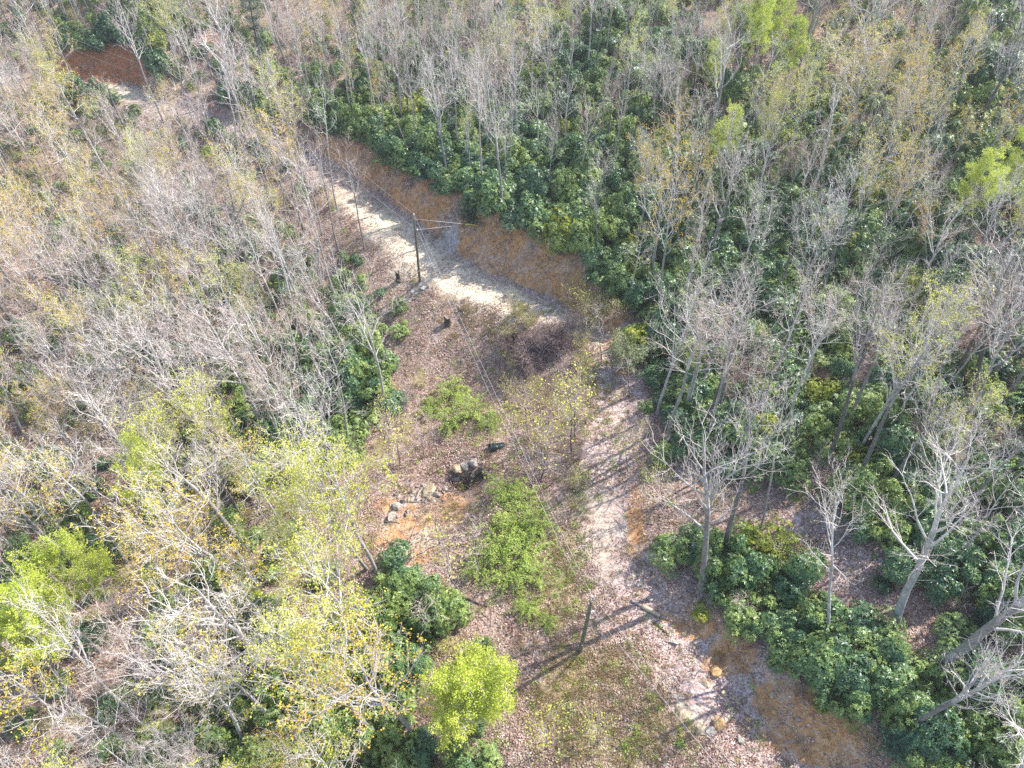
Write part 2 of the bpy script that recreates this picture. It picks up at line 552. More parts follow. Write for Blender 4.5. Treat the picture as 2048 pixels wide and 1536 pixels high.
def slivers(mb, P0, P1, w, m=0):
    """thin tapering twiglets, one triangle each"""
    P0, P1 = np.asarray(P0), np.asarray(P1)
    if not len(P0):
        return
    D = P1 - P0
    S = np.cross(D, nrs.normal(0, 1, D.shape))
    S /= np.linalg.norm(S, axis=1)[:, None] + 1e-9
    V = np.stack([P0 - S * w / 2, P0 + S * w / 2, P1], 1).reshape(-1, 3)
    mb.add(V, None, np.arange(len(V)).reshape(-1, 3), m)


def leaves(mb, C, size, m=0, elong=1.0, upbias=0.4):
    """one small quad per leaf, random facing"""
    C = np.asarray(C)
    n = len(C)
    if n == 0:
        return
    Nn = nrs.normal(0, 1, (n, 3))
    Nn[:, 2] = np.abs(Nn[:, 2]) + upbias
    Nn /= np.linalg.norm(Nn, axis=1)[:, None]
    A = np.cross(Nn, nrs.normal(0, 1, (n, 3)))
    A /= np.linalg.norm(A, axis=1)[:, None] + 1e-9
    B = np.cross(Nn, A)
    s = size * nrs.uniform(0.65, 1.3, (n, 1))
    A, B = A * s * elong * .5, B * s * .5
    V = np.stack([C - A, C + B, C + A, C - B], 1).reshape(-1, 3)
    mb.add(V, np.arange(4 * n).reshape(-1, 4), None, m)


def grow_tree(seed, H=16.0, cb=0.45, nl=16, spread=3.4, r0=.155, leaf=None, leaf_n=0, leaf_s=.12, dens=1.0, fork=False, up=.5, spray=.25, keep=None):
    """trunk mesh (stem and limbs) and crown mesh (branches, twigs, leaves)"""
    rs = np.random.RandomState(seed)
    tr, cr = MB(), MB()
    P = branch_path(rs, np.zeros(3), np.array([0, 0, 1.]), H, 14, .045, .35)
    P[:, :2] -= P[-1, :2] * np.linspace(0, 1, 15)[:, None] * .8
    t = np.linspace(0, 1, 15)
    rad = r0 * ((1 - t) ** .75 * .94 + .04)
    rad[0] *= 1.35
    tube(tr, P[:9], rad[:9], 7, 0)
    tube(tr, P[8:], rad[8:], 6, 1)
    limbs = []
    ga = rs.uniform(0, 6.28)
    stems = [(P, rad)]
    if fork:
        k = int(14 * (cb + .05))
        a = rs.uniform(0, 6.28)
        F = branch_path(rs, P[k], np.array([math.cos(a) * .5, math.sin(a) * .5, 1]), H * (1 - cb) * .85, 9, .06, .6)
        fr = rad[k] * .75 * ((1 - np.linspace(0, 1, 10)) ** .8 + .05)
        tube(tr, F, fr, 6, 1)
        stems.append((F, fr))
    for si, (SP, SR) in enumerate(stems):
        cnt = nl if si == 0 else nl * 2 // 3
        for i in range(cnt):
            u = (cb if si == 0 else .15) + (0.98 - (cb if si == 0 else .15)) * (i + rs.uniform(0, .8)) / cnt
            x = u * (len(SP) - 1)
            k = min(int(x), len(SP) - 2)
            p = SP[k] * (1 - (x - k)) + SP[k + 1] * (x - k)
            rr = SR[k] * (1 - (x - k)) + SR[k + 1] * (x - k)
            ga += 2.4 + rs.normal(0, .5)
            prof = math.sin(min(1, (u - cb + .12) / (1 - cb) if si == 0 else u) * math.pi * .86 + .25)
            L = spread * (0.45 + .75 * max(prof, 0)) * rs.uniform(.6, 1.25)
            el = R(rs.uniform(8, 48) + 22 * u)
            d = np.array([math.cos(ga) * math.cos(el), math.sin(ga) * math.cos(el), math.sin(el)])
            B = branch_path(rs, p, d, L, 6, .17, up)
            br = np.minimum(rr * .55, .017 * L + .010) * ((1 - np.linspace(0, 1, 7)) ** .8 * .9 + .1)
            tube(tr, B, br, 4, 1)
            limbs.append((B, br, L))
    for _ in range(int(4)):      # a few dead snags on the clear stem
        u = rs.uniform(.2, cb)
        x = u * 14
        a = rs.uniform(0, 6.28)
        B = branch_path(rs, P[int(x)], np.array([math.cos(a), math.sin(a), .3]), rs.uniform(.4, 1.4), 3, .15, 0)
        tube(tr, B, np.array([.02, .015, .01, .005]), 3)
    tips, s0, s1, w0, w1 = [], [], [], [], []
    for (B, br, L) in limbs:
        nb = max(3, int(L * 1.7 * dens))
        for j in range(nb):
            u = .22 + .78 * (j + rs.uniform(0, 1)) / nb
            x = u * 6
            k = min(int(x), 5)
            p = B[k] + (B[k + 1] - B[k]) * (x - k)
            d0 = unit(B[k + 1] - B[k])
            side = unit(np.cross(d0, rs.normal(0, 1, 3)))
            d = d0 * .75 + side * .8 + np.array([0, 0, .25])
            l2 = L * .42 * (1.15 - .6 * u) * rs.uniform(.6, 1.3) + .25
            C = branch_path(rs, p, d, l2, 4, .2, up * .8)
            tube(cr, C, np.array([.017, .014, .011, .008, .005]) * (0.8 + l2 * .25), 3, 0)
            nt_ = max(3, int(l2 * 4.4 * dens))
            for q in range(nt_):
                u2 = .15 + .85 * (q + rs.uniform(0, 1)) / nt_
                x2 = u2 * 4
                k2 = min(int(x2), 3)
                p2 = C[k2] + (C[k2 + 1] - C[k2]) * (x2 - k2)
                d1 = unit(C[k2 + 1] - C[k2])
                d2 = unit(d1 * .8 + unit(rs.normal(0, 1, 3)) * .8 + np.array([0, 0, .35]))
                l3 = rs.uniform(.35, .85)
                e = p2 + d2 * l3
                s0.append(p2); s1.append(e)
                for w in range(3):
                    f = rs.uniform(.3, 1)
                    pp = p2 + d2 * l3 * f
                    dd = unit(d2 + unit(rs.normal(0, 1, 3)) * .7)
                    ee = pp + dd * rs.uniform(.15, .4)
                    w0.append(pp); w1.append(ee)
                    tips.append(ee)
                tips.append(e)
    slivers(cr, s0, s1, .022)
    slivers(cr, w0, w1, .0135)
    tips = np.array(tips)
    if leaf_n > 0:
        keep = rs.rand(len(tips)) < (min(1, leaf_n) if keep is None else keep)
        T = tips[keep]
        k = max(1, int(round(leaf_n)))
        C = np.repeat(T, k, 0)
        C = C + rs.normal(0, spray, C.shape) * np.array([1, 1, .8])
        leaves(cr, C, leaf_s, 1)
    return tr, cr


PROTO = bpy.data.collections.new('prototypes')        # holds source meshes for the mass objects; never linked


class Kind:
    pass


KINDS = {}


def reg(kind, variants, tmat, cmats, limb='limb'):
    ks = []
    for i, (tr, cr, H) in enumerate(variants):
        k = Kind()
        k.H = H
        tms = [tmat] + ([MAT[limb]] if any((q == 1).any() for q in tr.QM) else [])
        k.trunk = tr.mesh(kind + '_trunk', tms, True)
        k.crown = cr.mesh(kind + '_crown', cmats)
        j = MB()
        j.merge(tr, 0)
        j.merge(cr, len(tms))
        k.joined = j.mesh(kind + '_whole', tms + cmats)
        ks.append(k)
    KINDS[kind] = ks


def tv(seed, **kw):
    a, b = grow_tree(seed, **kw)
    return a, b, kw.get('H', 16.0)


B_, D_, W_, WB_ = MAT['bark'], MAT['bark_dark'], MAT['twig'], MAT['twig_brown']
reg('bare', [tv(1, nl=14, spread=3.0, leaf_n=2, leaf_s=.06, spray=.06, keep=.35), tv(2, nl=12, spread=3.6, fork=True, cb=.4), tv(3, nl=14, spread=2.5, cb=.5, leaf_n=2, leaf_s=.06, spray=.06, keep=.4), tv(4, nl=15, spread=4.2, cb=.38, r0=.27), tv(5, nl=13, spread=2.9, fork=True, cb=.5, up=.8), tv(7, nl=11, spread=2.2, cb=.58, r0=.12), tv(8, nl=12, spread=3.3, cb=.35, r0=.17), tv(9, nl=10, spread=2.7, cb=.62, r0=.16),
             tv(6, nl=11, spread=2.5, cb=.55, r0=.13)], B_, [W_, MAT['bud']])
reg('brown', [tv(21, nl=17, spread=3.2, leaf_n=.5, leaf_s=.06, spray=.08), tv(22, nl=14, spread=3.0, fork=True, leaf_n=.5, leaf_s=.06, spray=.08), tv(23, nl=16, spread=2.8, cb=.5, leaf_n=.4, leaf_s=.06, spray=.08)], B_, [WB_, MAT['bud']])
reg('gold', [tv(31, nl=17, spread=3.3, leaf_n=3, leaf_s=.10, spray=.085, keep=.4), tv(32, nl=15, spread=3.8, fork=True, cb=.4, leaf_n=3, leaf_s=.10, spray=.085, keep=.28), tv(33, nl=16, spread=3.0, leaf_n=3, leaf_s=.10, spray=.085, keep=.4)], B_, [W_, MAT['gold']])
reg('olive', [tv(41, nl=18, spread=3.4, leaf_n=4, leaf_s=.10, spray=.11, keep=.4), tv(42, nl=15, spread=3.6, fork=True, cb=.35, leaf_n=4, leaf_s=.10, spray=.11, keep=.55)], B_, [W_, MAT['olive']])
reg('lime', [tv(51, nl=18, spread=3.2, leaf_n=7, leaf_s=.125, spray=.15, cb=.35), tv(52, nl=16, spread=3.6, fork=True, cb=.35, leaf_n=6, leaf_s=.125, spray=.15)], B_, [W_, MAT['lime']])
reg('orange', [tv(61, nl=15, spread=2.8, leaf_n=4, leaf_s=.08, spray=.1)], B_, [WB_, MAT['orange']])
reg('limeround', [tv(71, H=8.0, nl=26, spread=3.0, cb=.16, r0=.10, leaf_n=6, leaf_s=.105, keep=.9, dens=1.1, up=.9, fork=True, spray=.12)], B_, [W_, MAT['lime']])
reg('sapling', [tv(81, H=6.0, nl=9, spread=1.1, cb=.3, r0=.045, dens=1.1), tv(82, H=6.0, nl=8, spread=1.4, cb=.25, r0=.05, leaf_n=.5, leaf_s=.11, fork=True), tv(83, H=5.0, nl=10, spread=1.3, cb=.2, r0=.04, leaf_n=.8, leaf_s=.11)], D_, [WB_, MAT['olive']])
reg('darkbare', [tv(91, nl=13, spread=3.4, cb=.55, r0=.27), tv(92, nl=12, spread=3.0, cb=.6, r0=.22, fork=True)], D_, [W_, MAT['bud']], 'bark')


def pine_mesh(seed, H=24.0):
    rs = np.random.RandomState(seed)
    tr, cr = MB(), MB()
    P = branch_path(rs, np.zeros(3), np.array([0, 0, 1.]), H, 14, .02, .2)
    t = np.linspace(0, 1, 15)
    tube(tr, P, .3 * ((1 - t) ** .7 * .93 + .06), 8)
    ga = 0
    for i in range(34):
        u = .45 + .53 * i / 34
        k = min(int(u * 14), 13)
        ga += 2.4
        L = (3.6 * (1 - (u - .45)) + .3) * rs.uniform(.6, 1.15) * (0.55 if u < .6 else 1)
        B = branch_path(rs, P[k], np.array([math.cos(ga), math.sin(ga), .12]), L, 6, .1, .25)
        tube(tr, B, np.linspace(.055, .012, 7), 4)
        if u < .6 and rs.rand() < .6:
            continue
        C = []
        for q in range(1, 7):
            for w in range(9):
                c = B[q] + rs.normal(0, 1, 3) * np.array([.45, .45, .12])
                C.append(c)
        C = np.array(C)
        C = np.repeat(C, 9, 0)
        a = rs.normal(0, 1, C.shape)
        a[:, 2] = np.abs(a[:, 2])
        a /= np.linalg.norm(a, axis=1)[:, None]
        slivers(cr, C, C + a * .26, .035, 0)
    return tr, cr, H


def conifer_young(seed, H=4.5, n=34, Rr=1.9):
    rs = np.random.RandomState(seed)
    tr, cr = MB(), MB()
    P = branch_path(rs, np.zeros(3), np.array([0, 0, 1.]), H, 8, .02, .2)
    tube(tr, P, np.linspace(.07, .01, 9), 5)
    ga = 0
    for i in range(n):
        u = .12 + .86 * i / n
        k = min(int(u * 8), 7)
        ga += 2.4
        L = Rr * (1.05 - u) * rs.uniform(.7, 1.15) + .15
        B = branch_path(rs, P[k] + (P[k + 1] - P[k]) * (u * 8 - k), np.array([math.cos(ga), math.sin(ga), .25]), L, 5, .08, .0)
        tube(tr, B, np.linspace(.018, .006, 6), 3)
        C = []
        for q in range(1, 6):
            for w in range(int(5 + 6 * L)):
                C.append(B[q] + rs.normal(0, 1, 3) * np.array([.2, .2, .07]) * (0.6 + L * .5))
        C = np.repeat(np.array(C), 7, 0)
        a = rs.normal(0, 1, C.shape)
        a /= np.linalg.norm(a, axis=1)[:, None]
        slivers(cr, C, C + a * .17, .03, 0)
    return tr, cr, H


reg('pine', [pine_mesh(5)], D_, [MAT['needle']])
reg('youngpine', [conifer_young(6), conifer_young(7)], D_, [MAT['needle']])


def shrub_mesh(seed, rad=1.6, H=2.2, nros=480, leaf=(.20, .065), per=6, lobes=12, inner=220):
    """evergreen laurel: bare crooked stems and rosettes of narrow leaves over uneven lobes"""
    rs = np.random.RandomState(seed)
    st, fo = MB(), MB()
    LB = []
    for i in range(lobes):
        a, r = rs.uniform(0, 6.28), rad * .74 * math.sqrt(rs.rand())
        h = H * rs.uniform(.3, .95) * (1 - .35 * r / rad)
        LB.append((np.array([math.cos(a) * r, math.sin(a) * r, h]), rs.uniform(.32, .8) * rad * .66))
    for c, r in LB:
        P = branch_path(rs, np.array([rs.uniform(-.15, .15), rs.uniform(-.15, .15), -.1]), unit(c + [0, 0, .4]), np.linalg.norm(c) * 1.02, 5, .16, .2)
        tube(st, P, np.linspace(.035, .012, 6), 4)
    C, Dn = [], []
    while len(C) < nros:
        c, r = LB[rs.randint(lobes)]
        d = unit(rs.normal(0, 1, 3))
        if d[2] < -.35:
            continue
        p = c + d * r * np.array([1, 1, .8]) * rs.uniform(.8, 1.08)
        if any(np.linalg.norm((p - c2) / np.array([1, 1, .8])) < r2 * .72 for c2, r2 in LB):
            continue
        C.append(p)
        Dn.append(unit(d + np.array([0, 0, .5])))
    C, Dn = np.array(C), np.array(Dn)
    n = len(C)
    A = np.cross(Dn, rs.normal(0, 1, (n, 3)))
    A /= np.linalg.norm(A, axis=1)[:, None]
    B = np.cross(Dn, A)
    for k in range(per):
        th = k / per * 6.28 + rs.uniform(0, 1, n)
        T = A * np.cos(th)[:, None] + B * np.sin(th)[:, None]
        S = np.cross(Dn, T)
        L = leaf[0] * rs.uniform(.7, 1.25, (n, 1))
        W = leaf[1] * rs.uniform(.8, 1.2, (n, 1))
        tip = C + T * L + Dn * L * rs.uniform(-.15, .5, (n, 1))
        mid = C + T * L * .5 + Dn * L * .28
        V = np.stack([C, mid + S * W * .5, tip, mid - S * W * .5], 1).reshape(-1, 3)
        fo.add(V, np.arange(4 * n).reshape(-1, 4), None, 0)
    I = []
    for i in range(inner):
        c, r = LB[rs.randint(lobes)]
        I.append(c + unit(rs.normal(0, 1, 3)) * r * rs.uniform(.2, .7))
    leaves(fo, np.array(I), .26, 0, 1.3)
    return st, fo, H


reg('laurel', [shrub_mesh(s) for s in (101, 102, 103, 104)], D_, [MAT['laurel']])
reg('laurel_light', [shrub_mesh(s, nros=380, inner=130) for s in (111, 112, 113)], D_, [MAT['laurel_light']])
reg('laurel_yellow', [shrub_mesh(s, nros=340, inner=100) for s in (121, 122)], D_, [MAT['laurel_yellow']])


def brush_mesh(seed, H=2.2, n=26, rad=1.2, leafm=False, ln=0.0, ls=.08, w=.016):
    """leafless multi-stem brush"""
    rs = np.random.RandomState(seed)
    st, fo = MB(), MB()
    s0, s1, w0, w1, tips = [], [], [], [], []
    for i in range(n):
        a = rs.uniform(0, 6.28)
        P = branch_path(rs, np.array([rs.normal(0, .15), rs.normal(0, .15), -.05]), np.array([math.cos(a) * rad / H, math.sin(a) * rad / H, 1.]), H * rs.uniform(.6, 1.1), 5, .12, -.1)
        tube(st, P, np.linspace(.014, .005, 6), 3)
        for j in range(14):
            k = rs.randint(1, 5)
            p = P[k] + (P[k + 1] - P[k]) * rs.rand()
            d = unit(unit(P[k + 1] - P[k]) * .8 + unit(rs.normal(0, 1, 3)) * .8)
            e = p + d * rs.uniform(.25, .6)
            s0.append(p); s1.append(e)
            for q in range(2):
                pp = p + (e - p) * rs.uniform(.3, 1)
                ee = pp + unit(d + unit(rs.normal(0, 1, 3)) * .8) * rs.uniform(.12, .3)
                w0.append(pp); w1.append(ee); tips.append(ee)
    slivers(fo, s0, s1, w)
    slivers(fo, w0, w1, w * .75)
    if ln > 0:
        T = np.array(tips)
        T = T[rs.rand(len(T)) < min(1, ln)]
        T = np.repeat(T, max(1, int(ln)), 0)
        leaves(fo, T + rs.normal(0, .08, T.shape), ls, 1)
    return st, fo, H


reg('brush', [brush_mesh(201), brush_mesh(202, n=32), brush_mesh(203, H=1.6)], WB_, [WB_, MAT['bud']])
MAT['twig_purple'] = bark_mat('twig_purple', [(0, (.12, .08, .075)), (.5, (.22, .155, .145)), (1, (.34, .26, .24))], 1.5)
reg('darkbrush', [brush_mesh(s, n=120, w=.034, rad=1.5) for s in (205, 206)], D_, [MAT['twig_purple'], MAT['bud']])
reg('brush_bud', [brush_mesh(211, ln=.6, ls=.09), brush_mesh(212, ln=.9, ls=.09)], WB_, [WB_, MAT['olive']])
reg('sage', [brush_mesh(221, H=4.2, n=60, rad=1.7, ln=5, ls=.13)], WB_, [W_, MAT['sage']])


def bramble_mesh(seed, n=46, rad=1.7):
    rs = np.random.RandomState(seed)
    st, fo = MB(), MB()
    C = []
    for i in range(n):
        a = rs.uniform(0, 6.28)
        L = rad * rs.uniform(.7, 1.4)
        h = rs.uniform(.7, 2.0)
        b = rs.normal(0, .35, 2)
        t = np.linspace(0, 1, 9)
        P = np.stack([b[0] + math.cos(a) * L * t, b[1] + math.sin(a) * L * t, h * 4 * t * (1.12 - t) * .8 - .05], 1)
        P[:, :2] += rs.normal(0, .03, (9, 2))
        tube(st, P, np.linspace(.012, .005, 9), 3)
        for q in range(52):
            x = rs.uniform(1.2, 8)
            k = min(int(x), 7)
            C.append(P[k] + (P[k + 1] - P[k]) * (x - k) + rs.normal(0, .085, 3))
    leaves(fo, np.array(C), .085, 0, 1.3, .8)
    return st, fo, 1.3


reg('bramble', [bramble_mesh(s) for s in (231, 232, 233)], WB_, [MAT['bramble']])

# ------------------------------------------------------------------ tagging and linking
def tag(o, label=None, cat=None, group=None, kind=None):
    if label:
        o['label'] = label
    if cat:
        o['category'] = cat
    if group:
        o['group'] = group
    if kind:
        o['kind'] = kind
    return o


def link(name, me, parent=None, loc=None):
    o = bpy.data.objects.new(name, me)
    COL.objects.link(o)
    if parent is not None:
        o.parent = parent
    if loc is not None:
        o.location = loc
    return o


def lean_quat(d, spin):
    return Vector((0, 0, 1)).rotation_difference(Vector(d).normalized()) @ Quaternion((0, 0, 1), spin)


def plant(name, kind, vi, loc, scale, d=(0, 0, 1), spin=0.0, parts=('trunk', 'crown')):
    k = KINDS[kind][vi % len(KINDS[kind])]
    e = bpy.data.objects.new(name, None)
    COL.objects.link(e)
    e.empty_display_size = .3
    e.location = loc
    e.rotation_mode = 'QUATERNION'
    e.rotation_quaternion = lean_quat(d, spin)
    e.scale = scale if hasattr(scale, '__len__') else (scale,) * 3
    link(parts[0], k.trunk, e)
    link(parts[1], k.crown, e)
    return e


# ------------------------------------------------------------------ the ground
def build_ground():
    nx, ny = len(gx), len(gy)
    V = np.stack([GX, GY, Z], -1).reshape(-1, 3)
    i = np.arange(nx - 1)[:, None] * ny
    j = np.arange(ny - 1)[None]
    Q = np.stack([i + j, i + ny + j, i + ny + j + 1, i + j + 1], -1).reshape(-1, 4)
    b = MB()
    b.add(V, Q)
    m, nt, bs = new_mat('hillside_soil')
    me = b.mesh('ground', [m], True)
    for nm, ch in (('soil_a', (M_grav, M_or, M_st, M_gr)), ('soil_b', (M_dk, M_pk, M_gy, M_gy * 0 + 1))):
        at_ = me.color_attributes.new(nm, 'FLOAT_COLOR', 'POINT')
        at_.data.foreach_set('color', np.clip(np.stack(ch, -1), 0, 1).reshape(-1).astype(np.float32))
    g = N(nt, 'ShaderNodeNewGeometry')
    pos = g.outputs['Position']
    A = N(nt, 'ShaderNodeAttribute', attribute_name='soil_a')
    Bn = N(nt, 'ShaderNodeAttribute', attribute_name='soil_b')
    sa, sb = N(nt, 'ShaderNodeSeparateColor'), N(nt, 'ShaderNodeSeparateColor')
    nt.links.new(A.outputs['Color'], sa.inputs[0])
    nt.links.new(Bn.outputs['Color'], sb.inputs[0])
    n_big = noise(nt, pos, .35, 4)
    n_mid = noise(nt, pos, 1.6, 5, .65)
    n_fine = noise(nt, pos, 9.0, 4, .7)

    def mask(src, lo=.35, hi=.62, k=.9, nn=None):
        v = math_n(nt, 'ADD', src, math_n(nt, 'MULTIPLY', math_n(nt, 'SUBTRACT', nn or n_mid, .5), k))
        mr = N(nt, 'ShaderNodeMapRange', interpolation_type='SMOOTHSTEP')
        nt.links.new(v, mr.inputs[0])
        mr.inputs[1].default_value, mr.inputs[2].default_value = lo, hi
        return mr.outputs[0]

    vor = N(nt, 'ShaderNodeTexVoronoi')
    vor.inputs['Scale'].default_value = 8.5
    nt.links.new(pos, vor.inputs['Vector'])
    sv = N(nt, 'ShaderNodeSeparateColor')
    nt.links.new(vor.outputs['Color'], sv.inputs[0])
    lf = math_n(nt, 'ADD', math_n(nt, 'MULTIPLY', sv.outputs[0], .75), math_n(nt, 'MULTIPLY', math_n(nt, 'SUBTRACT', n_mid, .4), .9))
    litter = ramp(nt, lf, [(0, (.12, .075, .058)), (.3, (.24, .155, .12)), (.6, (.36, .255, .20)), (.85, (.48, .38, .31)), (1, (.6, .52, .44))])
    pink = ramp(nt, lf, [(0, (.18, .115, .10)), (.3, (.34, .235, .205)), (.6, (.48, .37, .335)), (.85, (.60, .50, .46)), (1, (.72, .65, .62))])
    gf = math_n(nt, 'ADD', n_mid, math_n(nt, 'MULTIPLY', math_n(nt, 'SUBTRACT', n_fine, .5), 1.0))
    tan = ramp(nt, gf, [(.2, (.24, .17, .115)), (.45, (.42, .32, .23)), (.65, (.55, .46, .36)), (.85, (.68, .6, .5))])
    gravel = ramp(nt, gf, [(.2, (.40, .30, .19)), (.42, (.55, .44, .30)), (.6, (.66, .57, .44)), (.8, (.74, .67, .55))])
    orange = ramp(nt, gf, [(.15, (.17, .095, .06)), (.36, (.36, .18, .085)), (.52, (.52, .27, .115)), (.68, (.62, .36, .165)), (.85, (.64, .47, .28))])
    mp = N(nt, 'ShaderNodeMapping')
    mp.inputs['Rotation'].default_value = (0, 0, R(-52))
    mp.inputs['Scale'].default_value = (.16, 1.1, .16)
    nt.links.new(pos, mp.inputs['Vector'])
    streak = noise(nt, mp.outputs[0], 1.6, 5, .7)
    claytan = ramp(nt, gf, [(.15, (.20, .13, .10)), (.4, (.36, .25, .19)), (.6, (.48, .37, .29)), (.85, (.6, .5, .42))])
    orange = mixc(nt, math_n(nt, 'MULTIPLY', mask(n_big, .45, .62, .6), .6), orange, claytan)
    sep_b = N(nt, 'ShaderNodeSeparateXYZ')
    nt.links.new(pos, sep_b.inputs[0])
    red = ramp(nt, gf, [(.15, (.20, .075, .04)), (.45, (.36, .14, .06)), (.75, (.50, .24, .12))])
    far_m = N(nt, 'ShaderNodeMapRange')
    nt.links.new(sep_b.outputs[1], far_m.inputs[0])
    far_m.inputs[1].default_value, far_m.inputs[2].default_value = 100, 112
    orange = mixc(nt, far_m.outputs[0], orange, red)
    orange = mixc(nt, mask(streak, .54, .68, .15), orange, litter)
    straw = ramp(nt, gf, [(.2, (.16, .11, .06)), (.45, (.34, .25, .14)), (.7, (.5, .40, .25))])
    green = ramp(nt, gf, [(.2, (.06, .07, .025)), (.5, (.14, .17, .055)), (.75, (.25, .28, .1))])
    dark = ramp(nt, gf, [(.3, (.008, .007, .007)), (.6, (.03, .026, .024)), (.8, (.16, .15, .14))])
    grey = ramp(nt, gf, [(.2, (.20, .165, .15)), (.5, (.40, .35, .32)), (.75, (.60, .56, .53))])
    c = mixc(nt, mask(sb.outputs[1], .2, .7), litter, pink)
    c = mixc(nt, mask(sa.outputs[2]), c, straw)
    c = mixc(nt, mask(sa.outputs[1], .3, .6), c, orange)
    c = mixc(nt, mask(sb.outputs[2], .35, .65), c, grey)
    c = mixc(nt, mask(sa.outputs[0], .08, .5), c, tan)
    c = mixc(nt, mask(sa.outputs[0], .45, .9), c, gravel)
    c = mixc(nt, math_n(nt, 'MULTIPLY', mask(A.outputs['Alpha'], .4, .6, 1.6, n_fine), .8), c, green)
    c = mixc(nt, mask(sb.outputs[0], .35, .6, .8), c, dark)
    nt.links.new(c, bs.inputs['Base Color'])
    bs.inputs['Roughness'].default_value = .95
    bs.inputs['Specular IOR Level'].default_value = .15
    bp = N(nt, 'ShaderNodeBump')
    bp.inputs['Strength'].default_value = .75
    bp.inputs['Distance'].default_value = .12
    nt.links.new(gf, bp.inputs['Height'])
    nt.links.new(bp.outputs[0], bs.inputs['Normal'])
    tag(link('ground', me), 'forested hillside ground with leaf litter, dirt track and orange cut bank', None, None, 'structure')


build_ground()

# ------------------------------------------------------------------ maps of what grows where (64 px cells of the frame, read at each plant's own ground or crown point)
UND = """
bbbgGGggbbbggggggggGGgggggggggGG
bbGDDbbbgggggggggGGGGGggggggggGG
gbGDG..bgggggGGGGGGGGGggggGgGGGG
gbbb..bGGGGGGGGDGGGGDGGGgGGGDGGG
gbbbbbggGGDDDDGGDGGDGGGGGGGGGGGG
bbbbbbbbbbb.DDDDGDDGDDGGGDGGGGGg
bgbbbbbbbb....DDDDDDDDDDDGGGDGGG
bbgbbbbggb.....DDDDDDDDDDDDGGGGG
bbbbgbggggb......DDDDDDDDDGGGGGG
bbggbgggggg.......gDDDDDDGGGGGgg
bgbgggggGDGG.......GGDDDGGGGGggg
bbgggggDGGDD.......gGDbGGGGgGGgg
bgggggggGDDDb......bgGGGGGGGGGGG
bbbggggDDDGbb.......bGGGGGGGGGGG
bbbbggDDGg..........bg.GGGGGGGGG
bbgbbbbgbb...........g..ggGGGGGG
bbbbbbgGbb..............b.gGGGGG
bGbbbbbbgb...........DDD...gGGGG
GGbbgGGbb...DG.......DDDD...bbGG
bbg...gGGb.DDG........DDDDD..bGG
bb....gGGGGGGbb.......DDDDDDb.GG
bbbb.GGGGGGGGb...........DDDDGGG
bbbbGgGGGGGGGgg............GGGGG
bbbbgGGGGGGGGgg............GGGGG
""".split()
TRE = """
PPyyogwwyyyyWWWWwwwwwwwoLLyyyPww
PyyoowwwWWyyWWWWWwwwwwoLLoYYYYww
WooWwwwwwwyyWWWwwwwwwwoLoyYYYYww
yyyywwwwwwwwwwwwwwwwwwwwPPYYYYww
YYyyWWwwYYwwwwwwwwwwYyPPPPyyYywL
YYYyWWWWWWwwwwwwwwwwYYwwwwwwyywL
YYyyWWWWWWw....wwwww.YwwwwwwOwwW
YWWyyWWWWWw....www..Yywwwwwwwwow
WWWWyyWWWWw......w...wwwwwwwwwwW
WWWWWWWWWWw.........wwwwwwwwwwWW
yWWWWWWWWww.........wwWWwwwwWWww
YWWWWWWWWw...........yWWWwwwWWWw
YYWWWWWWWw...........wyWwwwwWWww
YYWWWWWWo...........wwWwwwwwwWWw
WWWLoWWoooo.........wwWwwwwwWWWw
WWoLLoooooo..........WWwwwwwWWWw
WoLLoYYoooy..........WWwwwwWWWWw
LLLoYYYyyyy...........wwwwwWwwWw
LLowwyyyyYyo..............wwwwww
Lo.WWyyYYYYo..............wwww.w
LoWWwwyYYYw.wLLw..........w.....
yyWWWwYYYYw.oLLo.............wWw
yYWWWwwyYYw.oooy........y..w..w.
yYWWWWwwYYw.oyyy..........w..w.w
""".split()
assert all(len(r) == 32 for r in UND + TRE) and len(UND) == 24 and len(TRE) == 24, [(i, len(r)) for i, r in enumerate(UND + TRE) if len(r) != 32]


def cell(M, px, py):
    px = px + rnd.gauss(0, 16)
    py = py + rnd.gauss(0, 16)
    c, r = min(31, max(0, int(px // 64))), min(23, max(0, int(py // 64)))
    return M[r][c]


CLEAR = [(655, 330), (700, 430), (760, 560), (740, 600), (790, 700), (770, 860), (720, 950), (745, 1130), (900, 1180), (980, 1290), (1030, 1536), (1050, 2600), (2600, 2600), (1780, 1536),
         (1640, 1420), (1480, 1340), (1390, 1240), (1310, 1130), (1310, 960), (1280, 850), (1290, 700), (1215, 640), (1150, 560), (1080, 510), (1010, 480), (940, 450), (900, 425), (850, 380), (700, 350)]
FLOOR = [(1300, 925), (1480, 925), (1660, 985), (1820, 1140), (1850, 1290), (1750, 1280), (1610, 1150), (1550, 1085), (1460, 1062), (1325, 1052)]
PINK = [(220, 1240), (400, 1215), (420, 1280), (240, 1340)]
CAMOUT = None


def inpoly(x, y, poly):
    c = False
    n = len(poly)
    for i in range(n):
        x1, y1 = poly[i]
        x2, y2 = poly[(i + 1) % n]
        if (y1 > y) != (y2 > y) and x < (x2 - x1) * (y - y1) / (y2 - y1) + x1:
            c = not c
    return c


def sd_at(x, y):
    i, j = int((x - GX0) / GS), int((y - GY0) / GS)
    i, j = min(max(i, 0), len(gx) - 1), min(max(j, 0), len(gy) - 1)
    return SD[i, j], rh[i, j], bw[i, j], lh[i, j]


TREES, SHRUBS = [], []      # dicts: kind, vi, loc, scale, dir, spin, type words


